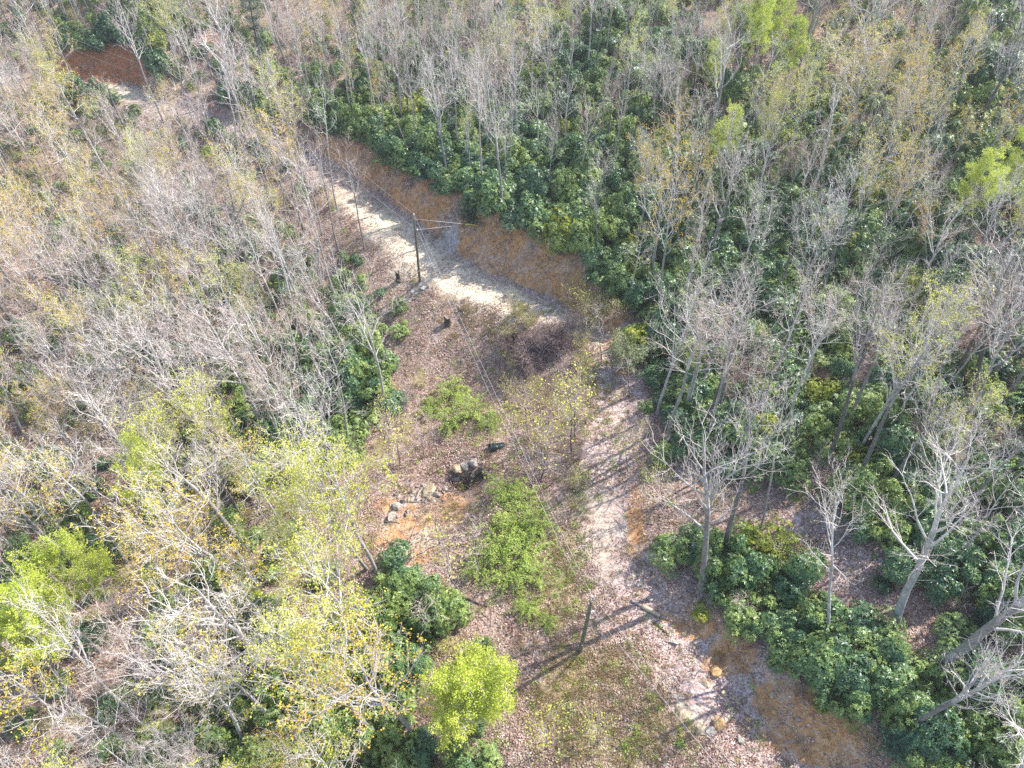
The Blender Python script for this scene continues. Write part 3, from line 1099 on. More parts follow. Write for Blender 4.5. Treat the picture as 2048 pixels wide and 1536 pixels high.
def add_tree(kind, vi, x, y, H, lean=(0, 0), spin=None, hero=None, wide=1.0, z=None):
    z = float(hz(x, y)) - .05 if z is None else z
    k = KINDS[kind][vi % len(KINDS[kind])]
    s = H / k.H
    d = Vector((lean[0], lean[1], 1)).normalized()
    TREES.append(dict(kind=kind, vi=vi, loc=Vector((x, y, z)), scale=(s * wide, s * wide, s), dir=d, spin=rnd.uniform(0, 6.28) if spin is None else spin, H=H, hero=hero))


def hero_tree(kind, vi, base, top, label, wide=1.0, spin=None, cat=None):
    """base and top are frame pixels; the height follows from the tree standing nearly upright"""
    b = at(*base)
    d = ray(*top)
    # point on the top ray whose horizontal offset from the base is least
    h2 = d[0] ** 2 + d[1] ** 2
    t = (b.x * d[0] + b.y * d[1]) / h2
    T = Vector((d[0] * t, d[1] * t, CAMH + d[2] * t))
    v = T - b
    H = min(max(v.length, 3.5), 26 if kind == 'pine' else 19)
    add_tree(kind, vi, b.x, b.y, H, (v.x / max(v.z, 1), v.y / max(v.z, 1)), spin, label, wide, b.z - .05)


# named trees that stand out
HEROES = [
    ('bare', 3, (1403, 1178), (1418, 745), 'pale forked bare tree rising from laurels beside the rust coloured berm', .95),
    ('darkbare', 0, (1440, 1112), (1525, 720), 'slim dark trunk just right of the forked pale tree', .7),
    ('bare', 5, (1512, 1076), (1592, 770), 'slender grey tree standing at the edge of the leaf covered clearing', .8),
    ('darkbare', 1, (1648, 942), (1795, 520), 'dark straight trunk leaning right, left one of the pair by the yellow bush', .8),
    ('darkbare', 0, (1704, 985), (1868, 660), 'dark leaning trunk, right one of the pair by the yellow bush', .7),
    ('bare', 0, (1652, 1288), (1690, 940), 'crooked pale tree rising out of the lower laurels, dead stub arms', .8),
    ('bare', 3, (1868, 1338), (2290, 990), 'thickest grey trunk slanting out past the right edge', 1.2),
    ('bare', 3, (1787, 1250), (1985, 790), 'big bare tree with long pale arms at the right of the leafy clearing', 1.0),
    ('darkbare', 1, (1882, 925), (2070, 590), 'thick dark trunk slanting up to the right edge, lower of two', 1.0),
    ('darkbare', 0, (1925, 838), (2035, 480), 'thick dark trunk slanting up to the right edge, upper of two', 1.0),
    ('darkbare', 1, (1842, 872), (1935, 600), 'dark trunk left of the two thick slanting ones near the right edge', .8),
    ('bare', 2, (1366, 616), (1418, 350), 'grey tree at the left end of the dark laurel slope above the track bend', .8),
    ('darkbare', 0, (1638, 600), (1720, 330), 'dark leaning tree in the laurels far right of the bend', .8),
    ('bare', 1, (1004, 440), (972, 60), 'tallest bare white limbed tree just above the orange cut bank', 1.0),
    ('bare', 2, (965, 385), (950, 90), 'bare tree close behind the tallest white limbed one', .8),
    ('bare', 4, (916, 312), (890, 30), 'tall forked grey tree up the slope from the green edge of the cut bank', .85),
    ('bare', 5, (822, 322), (765, 130), 'slim pale trunk, left one of the twin stems above the bank', .7),
    ('bare', 2, (836, 322), (812, 110), 'slim pale trunk, right one of the twin stems above the bank', .7),
    ('gold', 2, (1318, 640), (1352, 285), 'tall narrow tree with golden tassels beside the bend', .75),
    ('gold', 2, (600, 430), (573, 245), 'bright golden tree at the far end of the visible track', .75),
    ('bare', 1, (772, 822), (648, 315), 'tall white limbed tree left of the pole, crown over the bank end', .9),
    ('bare', 4, (708, 745), (590, 500), 'leaning grey tree rising behind the laurel clump left of the fill slope', .8),
    ('bare', 3, (625, 862), (430, 610), 'wide pale crooked tree between the laurels and the yellow green crowns', .9),
    ('bare', 0, (300, 790), (170, 590), 'straight grey trunk in the middle of the dense left woods', .9),
    ('bare', 1, (448, 962), (325, 700), 'bare tree with long looping white limbs above the bright lime crown', 1.0),
    ('olive', 0, (758, 1160), (640, 850), 'tall tree with soft olive yellow buds left of the dirt hollow', 1.05),
    ('olive', 1, (735, 1140), (600, 900), 'twin of the olive budded tree, its trunk just left', .9),
    ('bare', 3, (575, 1352), (330, 1130), 'silver limbed tree with a bushy fan of twigs above the pale clearing', .9),
    ('bare', 1, (560, 1458), (300, 1250), 'bare white armed tree reaching left over the pale clearing', 1.0),
    ('bare', 4, (285, 1436), (45, 1215), 'long pale straight trunk slanting across the lower left', .9),
    ('gold', 1, (830, 1474), (660, 1230), 'tree with golden dots and a slanting trunk left of the round lime tree', 1.0),
    ('olive', 0, (560, 1010), (455, 930), 'yellow olive crown beside the bright lime tree', .9),
    ('limeround', 0, (946, 1455), (925, 1372), 'round bright lime tree with twin pale stems near the lower middle', .95),
    ('lime', 0, (335, 1120), (262, 885), 'brightest lime green tree with a pointed top in the left woods', .72),
    ('lime', 1, (250, 1230), (130, 1080), 'lime green crown below left of the pointed lime tree', .8),
    ('lime', 0, (150, 1400), (15, 1190), 'vivid lime crown touching the left edge', .9),
    ('lime', 1, (1545, 165), (1545, -40), 'large lime crown at the top right of the woods', 1.2),
    ('lime', 0, (1440, 230), (1432, 85), 'smaller lime crown below left of the large one up the slope', .9),
    ('lime', 0, (2030, 470), (2055, 260), 'lime leaved tree at the right edge of the upper slope', .8),
    ('orange', 0, (1850, 560), (1842, 400), 'small rust orange tree alone among grey branches', .8),
    ('gold', 1, (1700, 330), (1745, 60), 'broad golden crown, left of the two filling the upper right slope', 1.2),
    ('gold', 0, (1810, 300), (1850, 80), 'broad golden crown, right of the two filling the upper right slope', 1.1),
    ('gold', 1, (1590, 260), (1610, 130), 'golden tree just below the large lime crown', .9),
    ('pine', 0, (540, 200), (480, -60), 'tall dark pine with flat needle tiers at the top edge', 1.0),
    ('darkbare', 1, (527, 195), (510, -20), 'dark thin trunk standing close right of the tall pine', .6),
]
for (k, vi, b, t, lab, wd) in HEROES:
    hero_tree(k, vi, b, t, lab, wd)

# forest trees
TK = {'W': ('bare', 2.55), 'w': ('bare', 4.0), 'P': ('brown', 2.8), 'y': ('gold', 3.6), 'Y': ('gold', 3.4), 'o': ('olive', 4.0), 'L': ('lime', 4.2), 'O': ('orange', 4.2), 'g': ('olive', 5.0)}
hx = [t['loc'].x for t in TREES]
hy = [t['loc'].y for t in TREES]
cell_pts = {}


def near(x, y, r):
    gxk, gyk = int(x // 4), int(y // 4)
    for a in range(gxk - 1, gxk + 2):
        for b in range(gyk - 1, gyk + 2):
            for (u, v) in cell_pts.get((a, b), ()):
                if (u - x) ** 2 + (v - y) ** 2 < r * r:
                    return True
    return False


def put(x, y):
    cell_pts.setdefault((int(x // 4), int(y // 4)), []).append((x, y))


for u, v in zip(hx, hy):
    put(u, v)
for _ in range(34000):
    y = rnd.uniform(-18, 215)
    hw = 62 + y * .62
    x = rnd.uniform(-hw, hw)
    z = float(hz(x, y))
    q = project((x, y, z))[0]
    H = rnd.uniform(11.0, 19.0)
    c = project((x, y, z + H * .72))[0]
    if math.hypot(x, y) < 9:
        continue
    if y > 2 and (inpoly(q[0], q[1], CLEAR) or inpoly(q[0], q[1], FLOOR) or inpoly(q[0], q[1], PINK)):
        continue
    d, r_, b_, l_ = sd_at(x, y)
    if -l_ - (1.0 if y < 92 else .1) < d < r_ + b_ + .8:
        continue
    if not (-260 < c[0] < 2300 and -260 < c[1] < 1780) and not (-100 < q[0] < 2148 and -100 < q[1] < 1636):
        continue
    if 165 < c[0] < 330 and 110 < c[1] < 215 or 165 < q[0] < 300 and 140 < q[1] < 330:
        continue
    if 860 < c[0] < 1330 and c[1] > 1150 or 1840 < q[0] < 2120 and 1170 < q[1] < 1420 or 1330 < q[0] < 1850 and 1000 < q[1] < 1440 or (985 < q[0] < 1300 and q[1] > 1200):
        continue
    ch = cell(TRE, c[0], c[1])
    if ch == '.':
        if rnd.random() < .9 or 560 < c[0] < 1300:
            continue
        ch = 'w'
    kind, sp_ = TK[ch]
    if near(x, y, sp_ * rnd.uniform(.75, 1.15)):
        continue
    if ch in 'yoPLY' and rnd.random() < (.6 if ch == 'y' else .35):
        kind = 'bare' if ch != 'y' or rnd.random() < .6 else 'brown'
    if ch in 'Ww':
        r = rnd.random()
        kind = 'bare' if r < .52 else 'brown' if r < .80 else 'darkbare' if r < .90 else 'gold' if r < .95 else 'olive'
        if c[0] > 1150 and kind == 'bare' and rnd.random() < .5:
            kind = 'darkbare'
    if c[0] < 700 and c[1] > 550:
        H *= 1.0
    wf = 1.0
    if c[0] > 640 and c[1] < 620:
        H *= .84
        wf = .85
    if 1290 < c[0] < 1800 and 820 < c[1] < 1260 and rnd.random() < .6:
        continue
    if kind in ('lime', 'orange'):
        H *= .8
    if c[0] > 1250 and c[1] > 900 and kind in ('gold', 'lime'):
        kind = 'bare'
    put(x, y)
    # stems lean a little towards the open track and the light
    ln = (rnd.gauss(0, .05), rnd.gauss(0, .05))
    add_tree(kind, rnd.randrange(9), x, y, H, ln, wide=rnd.uniform(.85, 1.15) * wf)

# ------------------------------------------------------------------ shrubs
cell_pts2 = {}


def near2(x, y, r):
    a0, b0 = int(x // 3), int(y // 3)
    for a in range(a0 - 1, a0 + 2):
        for b in range(b0 - 1, b0 + 2):
            for (u, v) in cell_pts2.get((a, b), ()):
                if (u - x) ** 2 + (v - y) ** 2 < r * r:
                    return True
    return False


def add_shrub(kind, vi, x, y, s, sz=None, hero=None):
    cell_pts2.setdefault((int(x // 3), int(y // 3)), []).append((x, y))
    SHRUBS.append(dict(kind=kind, vi=vi, loc=Vector((x, y, float(hz(x, y)) - .08)), scale=(s, s, sz or s), dir=Vector((rnd.gauss(0, .06), rnd.gauss(0, .06), 1)), spin=rnd.uniform(0, 6.28), H=2.2 * (sz or s), hero=hero))


HS = [('sage', 0, (1262, 740), 1.0, 1.05, 'tall pale sage green shrub beside the shaded side of the track'),
      ('laurel', 0, (1307, 720), .75, .8, 'small dark rounded laurel right of the pale sage shrub'),
      ('laurel_light', 0, (800, 625), .75, .9, 'upper laurel of the short column on the fill slope'),
      ('laurel_light', 1, (803, 668), .85, .8, 'lower laurel of the short column on the fill slope'),
      ('laurel', 1, (760, 592), .5, .5, 'tiny bright laurel left of the gravel by the dark stump'),
      ('youngpine', 0, (940, 452), 1.0, 1.0, 'soft bluish green young pine on the lip of the cut bank'),
      ('youngpine', 1, (1775, 1500), .9, .85, 'soft bluish green young pine low in the lower right corner'),
      ('youngpine', 0, (1965, 1260), .9, .85, 'young pine beneath the thick slanting trunk, upper of two'),
      ('youngpine', 1, (1925, 1325), .8, .7, 'young pine beneath the thick slanting trunk, lower of two'),
      ('laurel_yellow', 0, (1712, 925), .85, .8, 'bright yellow green laurel between the pair of dark leaning trunks'),
      ('laurel_yellow', 1, (1400, 1232), .55, .5, 'yellow tinted laurel at the left tip of the lower laurel thicket'),
      ('laurel_yellow', 0, (1640, 1415), .45, .35, 'low yellow green tuft on the orange bank lip'),
      ('laurel', 2, (1380, 1110), .8, .7, 'laurel at the foot of the pale forked tree'),
      ('darkbrush', 1, (1065, 725), 1.5, 1.3, 'dense purple brown leafless bush at the centre of the fill slope'),
      ('darkbrush', 0, (1112, 695), 1.4, 1.3, 'purple brown leafless bush nearest the inside of the bend'),
      ('darkbrush', 0, (1030, 700), 1.3, 1.0, 'purple brown leafless bush on the left of its trio'),
      ('brush_bud', 0, (1145, 612), 1.5, 1.9, 'tall yellow flecked brush against the orange bank, left of two'),
      ('brush_bud', 1, (1190, 645), 1.6, 1.9, 'tall yellow flecked brush against the orange bank, right of two'),
      ('bramble', 0, (905, 790), 1.1, .9, 'upper left bramble above the rocky wash'),
      ('bramble', 1, (945, 830), 1.2, .9, 'bright green bramble directly above the rocky wash'),
      ('bramble', 2, (985, 850), .8, .8, 'green bramble beside the black pipe'),
      ('bramble', 0, (900, 850), 1.0, .8, 'bramble left of the one above the rocky wash'),
      ('bramble', 2, (870, 820), .9, .7, 'leftmost sparse bramble on the fill slope'),
      ('bramble', 0, (1010, 990), 1.0, .9, 'topmost bramble of the long green patch by the track'),
      ('bramble', 1, (1050, 1010), 1.0, .9, 'bramble at the top right of the long green patch'),
      ('bramble', 2, (1030, 1055), 1.2, 1., 'bramble in the upper middle of the long green patch'),
      ('bramble', 0, (1075, 1060), .9, .9, 'bramble on the track side of the long green patch'),
      ('bramble', 1, (1000, 1100), 1.1, .9, 'bramble on the hollow side of the long green patch'),
      ('bramble', 2, (1055, 1110), 1.2, 1., 'arching bramble at the heart of the long green patch'),
      ('bramble', 0, (1020, 1160), 1.0, .9, 'bramble in the lower part of the long green patch'),
      ('bramble', 1, (1070, 1160), .9, .9, 'lower right bramble of the long green patch'),
      ('bramble', 2, (1055, 1215), .7, .6, 'small tail end bramble below the long green patch'),
      ('bramble', 1, (960, 1140), .8, .7, 'bramble at the left foot of the long green patch'),
      ('bramble', 0, (1095, 1250), .5, .5, 'low green tuft left of the near utility pole'),
      ('laurel', 3, (1760, 1175), .5, .45, 'small laurel alone on the leafy clearing floor')]
for (k, vi, (px, py), s, sz, lab) in HS:
    p = at(px, py)
    add_shrub(k, vi, p.x, p.y, s, sz, lab)

BRUSHY = [(1020, 610), (1180, 672), (1178, 900), (1130, 985), (1060, 930), (1000, 760)]
for _ in range(900):
    px, py = rnd.uniform(1000, 1180), rnd.uniform(610, 985)
    if not inpoly(px, py, BRUSHY):
        continue
    p = at(px, py)
    if near2(p.x, p.y, 1.25):
        continue
    r = rnd.random()
    add_shrub('brush' if r < .45 else 'brush_bud' if r < .85 else 'brush', rnd.randrange(6), p.x, p.y, rnd.uniform(.5, 1.0), rnd.uniform(.5, 1.3))
UK = {'D': 1.35, 'G': 1.5, 'g': 1.8, 'b': 2.2}
for _ in range(110000):
    y = rnd.uniform(-10, 205)
    hw = 48 + y * .62
    x = rnd.uniform(-hw, hw)
    z = float(hz(x, y))
    q = project((x, y, z + .8))[0]
    if not (-120 < q[0] < 2170 and -120 < q[1] < 1660):
        continue
    d, r_, b_, l_ = sd_at(x, y)
    if -l_ - .6 < d < r_ + b_ * .75 + .35:
        continue
    ch = cell(UND, q[0], q[1])
    if ch == '.':
        continue
    if inpoly(q[0], q[1], FLOOR) and rnd.random() < .97:
        continue
    if ch != 'D' and inpoly(q[0], q[1], CLEAR):
        if d < 0 and not (790 < q[0] < 1000 and q[1] > 1180):
            if q[1] < 590 or q[0] > 1340 or d > -l_ - .8 or rnd.random() < .1 or near2(x, y, 1.1 if q[1] < 950 else 1.5):
                continue
            add_shrub('brush' if rnd.random() < .6 else 'brush_bud', rnd.randrange(6), x, y, rnd.uniform(.45, .9), rnd.uniform(.3, .8))
            continue
    if near2(x, y, UK[ch] * rnd.uniform(.8, 1.2)):
        continue
    r = rnd.random()
    if ch == 'D':
        lt = .62 if q[1] < 800 else .40
        kind = 'laurel' if r < lt else 'laurel_light' if r < .975 else 'laurel_yellow'
        s = rnd.uniform(.85, 1.4)
    elif ch == 'G':
        kind = 'laurel' if r < .36 else 'laurel_light' if r < .82 else 'laurel_yellow' if r < .86 else 'brush'
        s = rnd.uniform(.7, 1.35)
        if q[0] < 1000 and q[1] > 900 and r < .5:
            kind = 'laurel_light'
    elif ch == 'g':
        kind = 'laurel_light' if r < .5 else 'laurel' if r < .66 else 'brush_bud' if r < .75 else 'brush'
        s = rnd.uniform(.5, 1.1)
    else:
        kind = 'brush' if r < .38 else 'brush_bud' if r < .62 else 'laurel_light' if r < .88 else 'laurel'
        s = rnd.uniform(.5, 1.0)
    add_shrub(kind, rnd.randrange(6), x, y, s, s * rnd.choice((.75, .9, 1.1, 1.35, 1.65)))

# ------------------------------------------------------------------ labels: what it looks like, and which landmark it stands by
MARKS = [((1165, 1255), 'the near utility pole'), ((836, 505), 'the pole beside pale gravel'), ((120, 150), 'the distant pole'), ((860, 1050), 'the orange dirt hollow'), ((1300, 1225), 'the fallen log'),
         ((1040, 1090), 'the long bramble patch'), ((925, 1360), 'the round lime tree'), ((258, 985), 'the pointed lime tree'), ((1020, 500), 'the tall orange bank'), ((215, 150), 'the distant red bank'), ((490, 40), 'the tall dark pine'),
         ((895, 645), 'the stump'), ((575, 290), 'the bright golden tree'), ((1345, 400), 'the narrow golden tree'), ((1745, 180), 'the broad golden crowns'), ((1545, 50), 'the large lime crown'),
         ((1842, 440), 'the rust orange tree'), ((1950, 1270), 'the slanting grey trunk'), ((1600, 1130), 'the leafy clearing'), ((310, 1290), 'the pale dirt clearing'), ((1265, 670), 'the pale sage shrub'),
         ((2035, 330), 'the right edge lime tree'), ((1440, 1447), 'the orange boulder'), ((1405, 960), 'the pale forked tree'), ((1690, 920), 'the yellow green bush'), ((30, 1270), 'the left edge lime crown'),
         ((640, 940), 'the olive budded twin trees'), ((985, 250), 'the tallest white limbed tree'), ((705, 780), 'the laurels beside the slope'), ((240, 690), 'the straight grey trunk'), ((1990, 800), 'the two thick dark trunks')]
WORD = {'bare': 'bare grey tree', 'brown': 'bare brown tree', 'gold': 'golden budded tree', 'olive': 'olive budded tree', 'lime': 'lime leafed tree', 'orange': 'orange budded tree', 'darkbare': 'dark barked bare tree',
        'laurel': 'dark glossy laurel', 'laurel_light': 'mid green laurel', 'laurel_yellow': 'yellow green laurel', 'brush': 'leafless brown brush', 'darkbrush': 'purple brown brush', 'brush_bud': 'yellow flecked brush', 'sapling': 'thin sapling', 'bramble': 'green bramble'}
ORD = ['nearest', 'second', 'third', 'fourth', 'fifth', 'sixth', 'seventh', 'eighth', 'ninth', 'tenth', 'eleventh', 'twelfth', 'thirteenth', 'fourteenth', 'fifteenth', 'sixteenth']
SECT = ['right of', 'above right of', 'above', 'above left of', 'left of', 'below left of', 'below', 'below right of']


def label_all(items, sizes):
    """unique labels by look, size, nearest landmark, direction and order outward from it"""
    buckets = {}
    hs = {}
    for it in items:
        hs.setdefault(it['kind'], []).append(it['H'])
    for it in items:
        hh = sorted(hs[it['kind']])
        f = hh.index(it['H']) / max(1, len(hh))
        adj = sizes[0] if f < .34 else sizes[1] if f < .67 else sizes[2]
        q = project(it['loc'] + it['dir'] * it['H'] * .5)[0]
        best = min(range(len(MARKS)), key=lambda i: (MARKS[i][0][0] - q[0]) ** 2 + (MARKS[i][0][1] - q[1]) ** 2)
        dx, dy = q[0] - MARKS[best][0][0], MARKS[best][0][1] - q[1]
        sct = int(((math.degrees(math.atan2(dy, dx)) + 22.5) % 360) // 45)
        buckets.setdefault((it['kind'], adj, best, sct), []).append((math.hypot(dx, dy), id(it), it))
    for (kind, adj, best, sct), L in buckets.items():
        L.sort(key=lambda a: a[:2])
        for n, (_, _, it) in enumerate(L):
            o = ORD[min(n, 15)] if n else ''
            w = WORD[kind]
            if o:
                it['label'] = f"{o} {adj} {w} {SECT[sct]} {MARKS[best][1]}"
            else:
                it['label'] = f"nearest {adj} {w} {SECT[sct]} {MARKS[best][1]}"


def in_view(it):
    a = project(it['loc'])[0]
    b = project(it['loc'] + it['dir'] * it['H'])[0]
    c = (a + b) / 2
    return any(-10 < p[0] < 2058 and -10 < p[1] < 1546 for p in (a, b, c)), it['H'] / max(c[2], 1)


def mass(name, items, label, cat):
    """the many small or far ones of a kind, as one object: a point per plant, each carrying its turn, size and sort"""
    kinds = sorted({(it['kind'], it['vi'] % len(KINDS[it['kind']])) for it in items})
    idx = {k: i for i, k in enumerate(kinds)}
    coll = bpy.data.collections.new(name + '_sources')
    for i, (k, v) in enumerate(kinds):
        coll.objects.link(bpy.data.objects.new(f'{i:03d}_{k}', KINDS[k][v].joined))
    scatter(name, [it['loc'] for it in items], [lean_quat(it['dir'], it['spin']).to_euler() for it in items], [it['scale'] for it in items], [idx[(it['kind'], it['vi'] % len(KINDS[it['kind']]))] for it in items], coll, label, cat)


def scatter(name, locs, rots, scales, ids, coll, label, cat):
    me = bpy.data.meshes.new(name)
    me.vertices.add(len(locs))
    me.vertices.foreach_set('co', np.array([tuple(p) for p in locs], float).ravel())
    for nm, dt, val, key in (('rot', 'FLOAT_VECTOR', rots, 'vector'), ('scl', 'FLOAT_VECTOR', scales, 'vector'), ('idx', 'INT', ids, 'value')):
        a = me.attributes.new(nm, dt, 'POINT')
        a.data.foreach_set(key, np.array([tuple(v) for v in val] if key == 'vector' else val).ravel().astype(np.float32 if key == 'vector' else np.int32))
    ob = link(name, me)
    ng = bpy.data.node_groups.new(name, 'GeometryNodeTree')
    ng.interface.new_socket(name='Geometry', in_out='INPUT', socket_type='NodeSocketGeometry')
    ng.interface.new_socket(name='Geometry', in_out='OUTPUT', socket_type='NodeSocketGeometry')
    gi, go = ng.nodes.new('NodeGroupInput'), ng.nodes.new('NodeGroupOutput')
    ip = ng.nodes.new('GeometryNodeInstanceOnPoints')
    ci = ng.nodes.new('GeometryNodeCollectionInfo')
    ci.inputs['Collection'].default_value = coll
    ci.inputs['Separate Children'].default_value = True
    ci.inputs['Reset Children'].default_value = True
    ip.inputs['Pick Instance'].default_value = True

    def na(nm, dt):
        n = ng.nodes.new('GeometryNodeInputNamedAttribute')
        n.data_type = dt
        n.inputs['Name'].default_value = nm
        return n.outputs[0]
    L = ng.links
    L.new(gi.outputs[0], ip.inputs['Points'])
    L.new(ci.outputs[0], ip.inputs['Instance'])
    L.new(na('idx', 'INT'), ip.inputs['Instance Index'])
    e2r = ng.nodes.new('FunctionNodeEulerToRotation')
    L.new(na('rot', 'FLOAT_VECTOR'), e2r.inputs[0])
    L.new(e2r.outputs[0], ip.inputs['Rotation'])
    L.new(na('scl', 'FLOAT_VECTOR'), ip.inputs['Scale'])
    L.new(ip.outputs[0], go.inputs[0])
    md = ob.modifiers.new('scatter', 'NODES')
    md.node_group = ng
    tag(ob, label, cat, None, 'stuff')
    return ob


NAME = {'bare': 'bare_tree', 'brown': 'bare_tree', 'darkbare': 'bare_tree', 'gold': 'budding_tree', 'olive': 'budding_tree', 'orange': 'budding_tree', 'lime': 'leafing_tree', 'limeround': 'leafing_tree', 'pine': 'pine_tree',
        'laurel': 'laurel_shrub', 'laurel_light': 'laurel_shrub', 'laurel_yellow': 'laurel_shrub', 'brush': 'bare_bush', 'darkbrush': 'bare_bush', 'brush_bud': 'bare_bush', 'sage': 'sage_shrub', 'youngpine': 'young_pine', 'bramble': 'bramble_bush', 'sapling': 'sapling'}
GRP = {'bare_tree': 'leafless trees of the woods', 'budding_tree': 'budding trees of the woods', 'leafing_tree': 'lime green trees coming into leaf', 'laurel_shrub': 'evergreen laurels of the understory', 'bare_bush': 'leafless bushes of the understory',
       'bramble_bush': 'green brambles by the track', 'young_pine': 'young pines of the understory', 'sapling': 'thin saplings in the open ground'}


def split(items, cap, massname, masslabel, cat, sizes, parts):
    vis, rest = [], []
    for it in items:
        ok, sz = in_view(it)
        it['sz'] = sz
        (vis if ok or it['hero'] else rest).append(it)
    vis.sort(key=lambda a: (0 if a['hero'] else 1, -a['sz']))
    ind, extra = vis[:cap], vis[cap:]
    label_all([i for i in ind if not i['hero']], sizes)
    for it in ind:
        nm = NAME[it['kind']]
        e = plant(nm, it['kind'], it['vi'], it['loc'], it['scale'], it['dir'], it['spin'], parts)
        tag(e, it['hero'] or it['label'], {'laurel_shrub': 'shrub', 'sage_shrub': 'shrub', 'bare_bush': 'bush', 'bramble_bush': 'bush'}.get(nm, 'tree'), GRP.get(nm))
    mass(massname, extra + rest, masslabel, cat)
    print(massname, 'individual', len(ind), 'mass', len(extra) + len(rest))


split(TREES, 300, 'distant_woods', 'mass of bare and budding trees deeper in the woods behind the nearer ones', 'woods', ('short', 'middling', 'tall'), ('trunk', 'crown'))
split(SHRUBS, 300, 'understory_thicket', 'mass of evergreen laurel and brush filling the woodland floor', 'thicket', ('small', 'medium', 'large'), ('stem', 'foliage'))


# ------------------------------------------------------------------ utility poles and wires
def top_over(base, top, hmax=30):
    b = at(*base)
    d = ray(*top)
    t = (b.x * d[0] + b.y * d[1]) / (d[0] ** 2 + d[1] ** 2)
    return b, Vector((d[0] * t, d[1] * t, CAMH + d[2] * t))


def lathe(mb, prof, n=12, m=0, T=None):
    """prof: (radius, height) pairs turned about z, moved by matrix T"""
    a = np.arange(n) / n * 2 * np.pi
    V = np.array([[r * math.cos(x), r * math.sin(x), h] for r, h in prof for x in a])
    if T is not None:
        V = np.array([tuple(T @ Vector(v)) for v in V])
    Q = [(i * n + j, i * n + (j + 1) % n, (i + 1) * n + (j + 1) % n, (i + 1) * n + j) for i in range(len(prof) - 1) for j in range(n)]
    mb.add(V, Q, None, m)


def box(mb, c, s, m=0, q=None):
    V = np.array([[x * s[0] / 2, y * s[1] / 2, z * s[2] / 2] for x in (-1, 1) for y in (-1, 1) for z in (-1, 1)])
    if q is not None:
        V = np.array([tuple(q @ Vector(v)) for v in V])
    mb.add(V + np.array(tuple(c)), [(0, 1, 3, 2), (4, 6, 7, 5), (0, 4, 5, 1), (2, 3, 7, 6), (0, 2, 6, 4), (1, 5, 7, 3)], None, m)


WIREPTS = []


def pole(base, top, label, H=None, cross=False):
    b, T = top_over(base, top)
    v = T - b
    if H:
        v = v.normalized() * H
    e = bpy.data.objects.new('utility_pole', None)
    COL.objects.link(e)
    e.location = b
    e.rotation_mode = 'QUATERNION'
    q = Vector((0, 0, 1)).rotation_difference(v.normalized())
    e.rotation_quaternion = q
    L = v.length
    p = MB()
    lathe(p, [(.17, -.4), (.165, 0), (.15, L * .33), (.135, L * .66), (.115, L - .03), (.09, L), (0.001, L + .01)], 12)
    link('post', p.mesh('post', [MAT['pole']], True), e)
    k = MB()
    box(k, (.0, .17, L - .25), (.07, .06, .5))
    tube(k, [(0, .2, L - .1), (0, .22, L + .22)], .022, 6, cap=True)
    link('bracket', k.mesh('bracket', [MAT['metal']]), e)
    i = MB()
    lathe(i, [(.001, L + .46), (.05, L + .45), (.085, L + .40), (.06, L + .37), (.1, L + .32), (.07, L + .29), (.11, L + .24), (.05, L + .2), (.001, L + .2)], 12, T=Matrix.Translation((0, .22, 0)))
    link('insulator', i.mesh('insulator', [MAT['porcelain']], True), e)
    c = MB()
    tube(c, [(-.22, 0, L - 1.55), (.22, 0, L - 1.55)], .03, 6, cap=True)
    lathe(c, [(.001, -.09), (.07, -.08), (.05, 0), (.07, .08), (.001, .09)], 10, T=Matrix.Translation((.26, 0, L - 1.55)))
    link('neutral_clamp', c.mesh('neutral_clamp', [MAT['porcelain']]), e)
    s = MB()
    box(s, (0, -.185, L * .18), (.12, .012, .2))
    link('tag_plate', s.mesh('tag_plate', [MAT['metal']]), e)
    if cross:
        x = MB()
        box(x, (0, .17, L - .5), (2.2, .1, .12))
        link('crossarm', x.mesh('crossarm', [MAT['deadwood']]), e)
    tag(e, label, 'pole', 'utility poles along the track')
    M = Matrix.Translation(b) @ q.to_matrix().to_4x4()
    return M @ Vector((0, .22, L + .42)), M @ Vector((.26, 0, L - 1.55)), b


def wire(name, a, b, sag, label, r=.02, mat='wire', cat='power line', group=None):
    r = .010
    P = [a.lerp(b, i / 24) - Vector((0, 0, sag * 4 * (i / 24) * (1 - i / 24))) for i in range(25)]
    mb = MB()
    o0 = P[0]
    tube(mb, [tuple(p - o0) for p in P], r, 5, cap=True)
    o = link(name, mb.mesh(name, [MAT[mat]], True), None, o0)
    tag(o, label, cat, group)
    return o


t1, n1, b1 = pole((1160, 1304), (1183, 1203), 'mossy green wooden utility pole standing beside the near end of the track')
t2, n2, b2 = pole((840, 564), (828, 436), 'dark slim utility pole on the shoulder of the pale gravel')
t3, n3, b3 = pole((583, 352), (578, 268), 'utility pole almost hidden in the bright golden tree', 9.5)
t4, n4, b4 = pole((134, 166), (114, 130), 'far utility pole with a small crossarm at the upper bend', 9.5, True)
t5, n5, b5 = pole((88, 200), (74, 163), 'faint utility pole half buried in branches at the upper left', 9.0)
dirv = (t1 - t2).normalized()
p0 = Vector(ray(1500, 1536)) * ((CAMH - 10) / -ray(1500, 1536)[2]) + Vector((0, 0, CAMH))
dv = Vector((p0.x - t1.x, p0.y - t1.y, 0)).normalized()
bx, by = t1.x + dv.x * 42, t1.y + dv.y * 42
bz = float(hz(bx, by))
e6 = Vector((bx, by, bz + 10))


